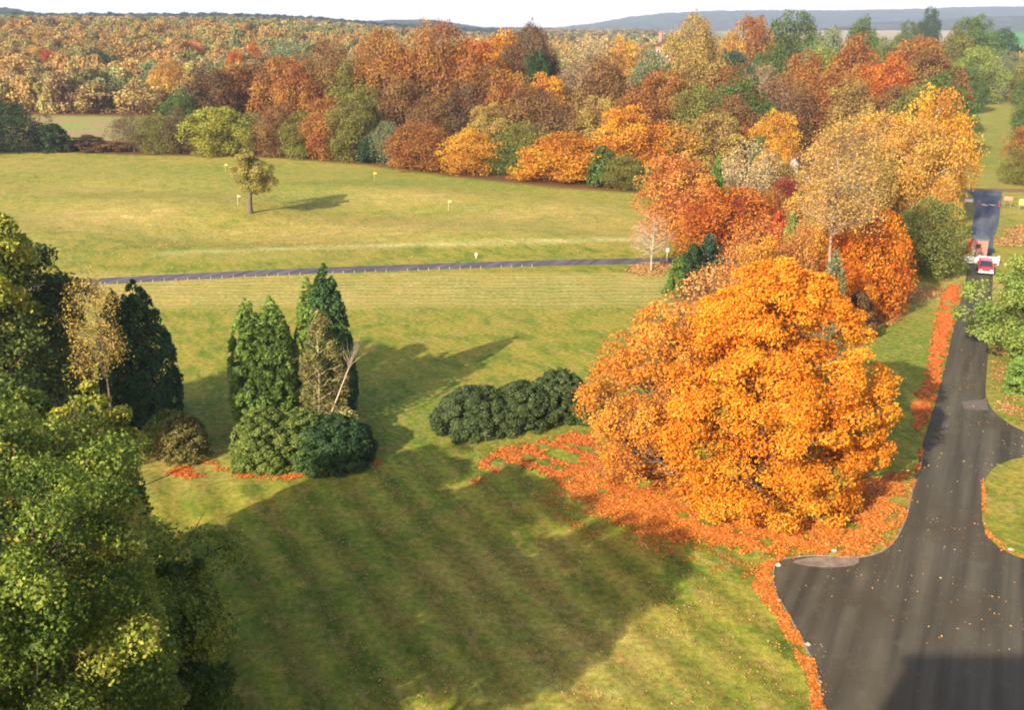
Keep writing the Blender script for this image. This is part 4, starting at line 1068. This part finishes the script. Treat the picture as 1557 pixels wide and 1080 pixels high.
# white barrier gates
def gate(px0, px1, py, label):
    (x0, y0), (x1, y1) = G(px0, py), G(px1, py+1)
    L = math.hypot(x1-x0, y1-y0); root = empty('white_gate', (x0, y0, 0), math.atan2(y1-y0, x1-x0)); tag(root, label, 'gate')
    for px_ in (0, L):
        bmesh_obj('post', lambda bm: (box(bm, px_, 0, .45, .13, .13, 1.0), box(bm, px_, 0, .97, .17, .17, .05)), M['white'], root)
    def pan(bm):
        for z in (.25, .45, .65, .82): box(bm, L/2, .1, z, L-.05, .035, .10)
        for u in (.12, .38, .62, .88): box(bm, L*u, .135, .53, .08, .03, .68)
    bmesh_obj('panel', pan, M['white'], root)
gate(1466, 1486, 402, 'left leaf of the white gate across the road')
gate(1488, 1517, 402, 'right leaf of the white gate behind the red car')

# red hatchback seen from the front
def car():
    x, y = G(1497, 414)
    root = empty('parked_car', (x, y, .012), R0+math.radians(2), (.93, .93, .93)); tag(root, 'red hatchback car stopped in front of the white gate', 'car')
    # side profile along y (front at -y), lofted across x
    prof = [(-1.85, .32), (-1.9, .55), (-1.82, .72), (-1.0, .86), (-.95, .88), (1.75, .92), (1.86, .6), (1.82, .32)]
    def body(bm):
        secs = []
        for xx, k in ((-.80, .94), (-.74, 1), (.74, 1), (.80, .94)):
            secs.append([bm.verts.new((xx, py*(1 if k == 1 else .97), .3+(pz-.3)*k)) for py, pz in prof])
        for a, b_ in zip(secs[:-1], secs[1:]):
            for i in range(len(prof)):
                j = (i+1) % len(prof); bm.faces.new((a[i], a[j], b_[j], b_[i]))
        bm.faces.new(secs[0]); bm.faces.new(secs[-1][::-1])
    bmesh_obj('body', body, M['carpaint'], root, .035)
    def cab(bm, gl=False):
        o = .02 if gl else 0
        B = [(-.72-o, -1.02-o, .86), (.72+o, -1.02-o, .86), (.72+o, 1.72+o, .86), (-.72-o, 1.72+o, .86)]
        T_ = [(-.56, -.32, 1.36), (.56, -.32, 1.36), (.58, 1.35, 1.36), (-.58, 1.35, 1.36)]
        b_ = [bm.verts.new(v) for v in B]; t = [bm.verts.new(v) for v in T_]
        bm.faces.new(b_[::-1]); bm.faces.new(t)
        for i in range(4): bm.faces.new((b_[i], b_[(i+1) % 4], t[(i+1) % 4], t[i]))
    bmesh_obj('windows', cab, M['glass'], root, .02)
    bmesh_obj('roof', lambda bm: box(bm, 0, .52, 1.385, 1.2, 1.72, .05), M['carpaint'], root, .02)
    def pil(bm):
        for s in (-1, 1):
            cyl(bm, (s*.72, -1.0, .87), (s*.57, -.33, 1.37), .035, k=6); cyl(bm, (s*.72, 1.70, .87), (s*.585, 1.34, 1.37), .05, k=6); cyl(bm, (s*.73, .35, .87), (s*.585, .4, 1.37), .035, k=6)
    bmesh_obj('pillars', pil, M['carpaint'], root)
    bmesh_obj('bumper', lambda bm: box(bm, 0, -1.90, .42, 1.56, .12, .2), M['white'], root, .03)
    bmesh_obj('grille', lambda bm: box(bm, 0, -1.885, .62, .7, .05, .1), M['rubber'], root, .01)
    bmesh_obj('number_plate', lambda bm: box(bm, 0, -1.97, .43, .5, .02, .11), M['cream'], root)
    for s in (-1, 1):
        bmesh_obj('headlight', lambda bm: box(bm, s*.56, -1.88, .63, .32, .07, .15), M['headlamp'], root, .02)
        bmesh_obj('wing_mirror', lambda bm: box(bm, s*.86, -.72, .93, .16, .08, .11), M['carpaint'], root, .02)
        for yy in (-1.2, 1.2):
            w = bmesh_obj('wheel', lambda bm: cyl(bm, (s*.66, yy, .29), (s*.82, yy, .29), .29, k=24), M['rubber'], root, .015)
            bmesh_obj('rim', lambda bm: cyl(bm, (s*.815, yy, .29), (s*.832, yy, .29), .18, k=16), M['steel'], w)
car()

# signs and posts beyond the gate
def signboard(px, py, wd, hg, ht, mat, label, name='road_sign', border=None):
    x, y = G(px, py); root = empty(name, (x, y, Hf(x, y)), R0); tag(root, label, 'sign')
    for s in (-1, 1): bmesh_obj('post', lambda bm: cyl(bm, (s*wd*.36, 0, -.1), (s*wd*.36, 0, ht+hg*.4), .04, k=8), M['steel'], root)
    bo = bmesh_obj('board', lambda bm: box(bm, 0, -.07, ht, wd, .05, hg), mat, root, .01)
    if border:
        def fr(bm):
            for s in (-1, 1):
                box(bm, 0, -.11, ht+s*(hg/2-.05), wd-.02, .02, .09); box(bm, s*(wd/2-.05), -.108, ht, .09, .02, hg-.2)
        bmesh_obj('border', fr, border, bo)
signboard(1472, 313, 1.25, .62, .8, M['white'], 'white sign with red border on the grass left of the far road', border=M['redp'])
signboard(1531, 316, 1.15, .5, 1.35, simple('faded_red_board', (.72, .22, .14), .6), 'faded red board on posts on the grass right of the far road')
signboard(1553, 320, .9, .8, 1.2, M['yellow'], 'yellow board at the right edge beyond the gate')
for px, lab in ((1488, 'short red bollard at the left edge of the far road'), (1519, 'short red bollard at the right edge of the far road')):
    x, y = G(px, 314); root = empty('red_bollard', (x, y, 0)); tag(root, lab, 'bollard')
    bmesh_obj('shaft', lambda bm: cyl(bm, (0, 0, 0), (0, 0, .75), .1, .09, 12), M['redp'], root)
    bmesh_obj('cap', lambda bm: cyl(bm, (0, 0, .75), (0, 0, .84), .1, .05, 12), M['redp'], root)
for px in (1497.5, 1508.5):
    x, y = G(px, 312)
    bm = bmesh.new()
    box(bm, x, y, .036, .6, 1.3, .008)
    me = bpy.data.meshes.new('road_marking'); bm.to_mesh(me); bm.free()
    tag(link('road_marking', me, M['cream']), kind='structure')

# stones and a marker on the verge
def stone(px, py, s, label, mat=None):
    x, y = G(px, py); bm = bmesh.new(); bmesh.ops.create_icosphere(bm, subdivisions=3, radius=1)
    rr = np.random.default_rng(int(px))
    a, b_, c = rr.uniform(1, 4, 3)
    for v in bm.verts:
        k = 1+.12*math.sin(v.co.x*a*2+b_)+.1*math.sin(v.co.y*b_*2+c)+.08*math.sin(v.co.z*c*3)
        v.co = Vector((v.co.x*s*k, v.co.y*s*.7*k, max(v.co.z, -.4)*s*.6*k))
    me = bpy.data.meshes.new('stone'); bm.to_mesh(me); bm.free()
    me.polygons.foreach_set('use_smooth', [True]*len(me.polygons))
    o = link('stone', me, mat or M['stone']); o.location = (x, y, s*.2+.02); tag(o, label, 'stone')
stone(1146, 784, .42, 'pale boulder at the foot of the largest orange tree')
stone(1183, 861, .16, 'white stone at the upper left corner of the asphalt apron')
stone(1268, 839, .15, 'white stone among orange leaves above the asphalt apron')
stone(1184, 915, .11, 'white stone on the kerb line, just below the apron corner')
stone(1228, 982, .14, 'small pale stone in the orange leaf drift lower down the kerb')
stone(1182, 801, .14, 'small stone on the leaf carpet below the largest orange tree')
stone(1536, 838, .17, 'pale stone on the edge of the grass island')

# brick house seen over the trees
x, y = at(1011, 300)
root = empty('brick_house', (x, y, Hf(x, y)), math.radians(-15)); tag(root, 'red brick house with pale stone bands showing between treetops', 'house')
zt = ztop(300, 58)
bmesh_obj('wall', lambda bm: box(bm, 0, 0, (zt-2)/2, 6.0, 8, zt-2), M['pinkbrick'], root)
def gable(bm):
    v = [bm.verts.new(p) for p in ((-3.3, -4.3, zt-2), (3.3, -4.3, zt-2), (0, -4.3, zt+.6), (-3.3, 4.3, zt-2), (3.3, 4.3, zt-2), (0, 4.3, zt+.6))]
    bm.faces.new((v[0], v[1], v[2])); bm.faces.new((v[5], v[4], v[3])); bm.faces.new((v[0], v[3], v[4], v[1])); bm.faces.new((v[1], v[4], v[5], v[2])); bm.faces.new((v[2], v[5], v[3], v[0]))
rf = bmesh_obj('roof', gable, simple('red_tile', (.10, .055, .045), .9), root)
for s in (-1.1, 1.1): bmesh_obj('pale_band', lambda bm: box(bm, s, -4.04, (zt-2)/2, .35, .12, zt-2.1), M['stone'], root)
for s in (-1, 1): bmesh_obj('chimney', lambda bm: (box(bm, s*2.0, -2.5, zt+.2, .9, .9, 3.0), box(bm, s*2.0, -2.5, zt+1.8, 1.1, 1.1, .2)), M['pinkbrick'], rf)
for s in (-2.2, 0, 2.2):
    for zz in (zt-4, zt-7.5):
        w = bmesh_obj('window', lambda bm: box(bm, s, -4.03, zz, .9, .1, 2.0), M['white'], root); bmesh_obj('pane', lambda bm: box(bm, s, -4.1, zz, .6, .04, 1.7), M['glass'], w)

# the tall house the photograph was taken from (its shadow crosses the foreground road)
root = empty('tall_house', (0, 0, 0)); tag(root, 'tall brick house standing behind the viewpoint, its shadow reaching the drive', 'house')
HX0, HX1, HY0, HY1, HZ = -9.6, 34.0, -20.0, -2.0, 21.4
bmesh_obj('wall', lambda bm: box(bm, (HX0+HX1)/2, (HY0+HY1)/2, HZ/2, HX1-HX0, HY1-HY0, HZ), M['brick'], root)
bmesh_obj('parapet', lambda bm: box(bm, (HX0+HX1)/2, (HY0+HY1)/2, HZ+.15, HX1-HX0+.4, HY1-HY0+.4, .3), M['stone'], root, .03)
for cx_ in (-3.5, 6.0, 15.5): bmesh_obj('chimney', lambda bm: (box(bm, cx_, -3.6, HZ+1.2, 1.9, .9, 2.0), box(bm, cx_, -3.6, HZ+2.25, 2.1, 1.1, .16)), M['brick'], root)  # chimneys out of view, added to break up the roofline's shadow edge
for i in range(11):
    for k in range(5):
        wx = HX0+2.4+i*3.7; wz = 2.6+k*4.1
        w = bmesh_obj('window', lambda bm: box(bm, wx, HY1+.03, wz, 1.4, .1, 2.2), M['white'], root)
        bmesh_obj('pane', lambda bm: box(bm, wx, HY1+.09, wz, 1.2, .04, 2.0), M['glass'], w)

# ------------------------------------------------------------------ far hills
def ridge(name, pts, y0, depth_, col, seed, tree_amp, zbase=0):
    """pts: (px, top row) along the ridge at distance y0"""
    r = np.random.default_rng(seed)
    pxs_ = np.array([p[0] for p in pts], float); tops = np.array([p[1] for p in pts], float)
    u = np.linspace(pxs_[0], pxs_[-1], 420); tp = np.interp(u, pxs_, tops)
    rows = []
    for k, fr in enumerate(np.linspace(0, 1, 14)):
        yy = y0-depth_*(1-fr)*1.0 if fr <= 1 else y0
        xx = (u-778.5)/F*(y0*math.cos(PITCH)+CH*math.sin(PITCH))
        zt_ = np.array([ztop(y0, t) for t in tp])
        base = zt_*(math.sin(fr*PI/2)**1.0)
        rows.append(np.stack([xx, np.full_like(xx, yy)+r.uniform(-20, 20, len(u)), base+r.uniform(-1, 1, len(u))*tree_amp*(fr > 0)-(3 if k == 0 else 0)], 1))
    zt_ = rows[-1][:, 2]
    for back in (.4, 1.0):
        rows.append(np.stack([rows[13][:, 0], rows[13][:, 1]+depth_*back, zt_*(1-back)-(3 if back == 1 else 0)], 1))
    V = np.concatenate(rows); nr = len(rows); nc = len(u)
    i = np.arange(nr-1)[:, None]*nc; j = np.arange(nc-1)[None]
    Fq = np.stack([i+j, i+j+1, i+nc+j+1, i+nc+j], -1).reshape(-1, 4)
    m, nt, n, l = newmat(name+'_woods'); b = NB(nt); g = b.node('ShaderNodeNewGeometry').outputs['Position']
    nz = b.noise(.012, 5, .65, g); c = b.ramp(nz, [(.35, tuple(q*.6 for q in col)), (.55, col), (.7, tuple(min(q*1.7, 1) for q in col))])
    b.out(b.bsdf(c, .95, .05, b.noise(.08, 4, .7, g), .6, 6))
    o = link(name, np_mesh(name, V, Fq, smooth=False), m); tag(o, kind='structure'); return o
ridge('hills', [(840, 42), (900, 35), (950, 26), (1000, 20), (1080, 16), (1180, 15), (1260, 16), (1300, 15), (1400, 13), (1440, 11), (1480, 10), (1560, 10), (1750, 12), (2100, 20), (2400, 40)], 4600, 1100, (.045, .06, .05), 3, 2.5)
ridge('hills', [(-700, 30), (-300, 20), (-60, 18), (20, 12), (50, 18), (80, 27), (130, 27), (160, 22), (190, 26), (230, 34), (270, 40)], 1750, 350, (.05, .07, .05), 4, 2.2)
ridge('hills', [(520, 42), (545, 34), (600, 30), (660, 30), (700, 36), (740, 42), (790, 41), (830, 44)], 2700, 500, (.05, .06, .05), 6, 2.2)
ridge('hills', [(1280, 40), (1330, 33), (1400, 31), (1480, 25), (1560, 24), (1800, 26)], 2900, 500, (.06, .075, .055), 7, 1.6)
# open fields on the right between the wood and the hills
def field(name, px0, px1, y0, y1, z0, z1, col):
    (xa, _), (xb, _) = at(px0, y0), at(px1, y0); (xc, _), (xd, _) = at(px0, y1), at(px1, y1)
    r = 10; V = []
    for i_ in range(r+1):
        for j_ in range(r+1):
            u, v = i_/r, j_/r
            V.append(((xa*(1-u)+xb*u)*(1-v)+(xc*(1-u)+xd*u)*v, y0*(1-v)+y1*v, z0+(z1-z0)*v*v*(3-2*v)))
    Fq = [(i_*(r+1)+j_, (i_+1)*(r+1)+j_, (i_+1)*(r+1)+j_+1, i_*(r+1)+j_+1) for i_ in range(r) for j_ in range(r)]
    m, nt, n, l = newmat(name+'_grass'); b = NB(nt); g = b.node('ShaderNodeNewGeometry').outputs['Position']
    b.out(b.bsdf(b.ramp(b.noise(.006, 4, .5, g), [(.3, tuple(q*.8 for q in col)), (.7, tuple(q*1.2 for q in col))]), .95, .05))
    tag(link(name, np_mesh(name, V, Fq), m), kind='structure')
field('green_field', 1490, 1720, 800, 1500, .5, 15, (.09, .24, .075))
field('stubble_field', 1180, 1480, 1000, 1900, .5, 13, (.36, .28, .19))

# ------------------------------------------------------------------ haze
bm = bmesh.new(); box(bm, 0, 3200, 75-2.5, 15500, 8600+600, 155)
me = bpy.data.meshes.new('haze'); bm.to_mesh(me); bm.free()
m, nt, n, l = newmat('haze_air')
pv = n.new('ShaderNodeVolumePrincipled'); pv.inputs['Color'].default_value = (.70, .78, 1, 1); pv.inputs['Density'].default_value = 0.00014; pv.inputs['Anisotropy'].default_value = 0
oo = n.new('ShaderNodeOutputMaterial'); l.new(pv.outputs[0], oo.inputs['Volume'])
me.materials.append(m); o = link('haze', me); tag(o, kind='stuff', label='thin pale autumn haze in the air', cat='haze')

# ------------------------------------------------------------------ light, sky, camera
EL, AZ = math.radians(25.5), math.radians(35)      # shadows run 35 degrees right of straight ahead
trav = Vector((math.sin(AZ)*math.cos(EL), math.cos(AZ)*math.cos(EL), -math.sin(EL)))
sd = bpy.data.lights.new('sun', 'SUN'); sd.energy = 5.0; sd.angle = math.radians(.55); sd.color = (1, .91, .74)
so = bpy.data.objects.new('sun', sd); COL.objects.link(so); so.rotation_euler = trav.to_track_quat('-Z', 'Y').to_euler(); so.location = (-30, -40, 60)
w = bpy.data.worlds.new('World'); S.world = w; w.use_nodes = True; nt = w.node_tree; nt.nodes.clear()
sky = nt.nodes.new('ShaderNodeTexSky'); sky.sky_type = 'NISHITA'; sky.sun_disc = False; sky.sun_elevation = EL; sky.sun_rotation = math.atan2(-trav.x, -trav.y) % (2*PI)
sky.air_density = 1.0; sky.dust_density = 2.5; sky.ozone_density = 1.0; sky.altitude = 50
bg = nt.nodes.new('ShaderNodeBackground'); bg.inputs[1].default_value = .15
b = NB(nt)
dirv = b.node('ShaderNodeTexCoord').outputs['Generated']; sp = b.node('ShaderNodeSeparateXYZ'); nt.links.new(dirv, sp.inputs[0])
# thin bright cloud low in the sky, thinning out upwards
cl = b.noise(3.0, 5, .6, b.mapv(dirv, scale=(1, 1, 4)))
k = b.math('MULTIPLY', b.math('SUBTRACT', 1.0, b.math('MULTIPLY', b.math('ABSOLUTE', sp.outputs[2]), 2.6), clamp=True), b.math('ADD', .55, b.math('MULTIPLY', cl, .6)), clamp=True)
skyc = b.mix(k, sky.outputs[0], (5.9, 5.7, 5.8))
ow = nt.nodes.new('ShaderNodeOutputWorld'); nt.links.new(skyc, bg.inputs[0]); nt.links.new(bg.outputs[0], ow.inputs[0])
cam = bpy.data.cameras.new('camera'); co = bpy.data.objects.new('camera', cam); COL.objects.link(co)
co.location = (0, 0, CH); co.rotation_euler = (PI/2-PITCH, 0, 0)
cam.sensor_width = 36; cam.lens = F/1557*36; cam.clip_start = .2; cam.clip_end = 20000
S.camera = co
S.render.resolution_x = 1024; S.render.resolution_y = 711
S.view_settings.view_transform = 'Standard'; S.view_settings.look = 'None'; S.view_settings.exposure = .86; S.view_settings.gamma = 1
S.cycles.filter_width = 1.9
S.cycles.max_bounces = 6; S.cycles.diffuse_bounces = 3; S.cycles.transparent_max_bounces = 8
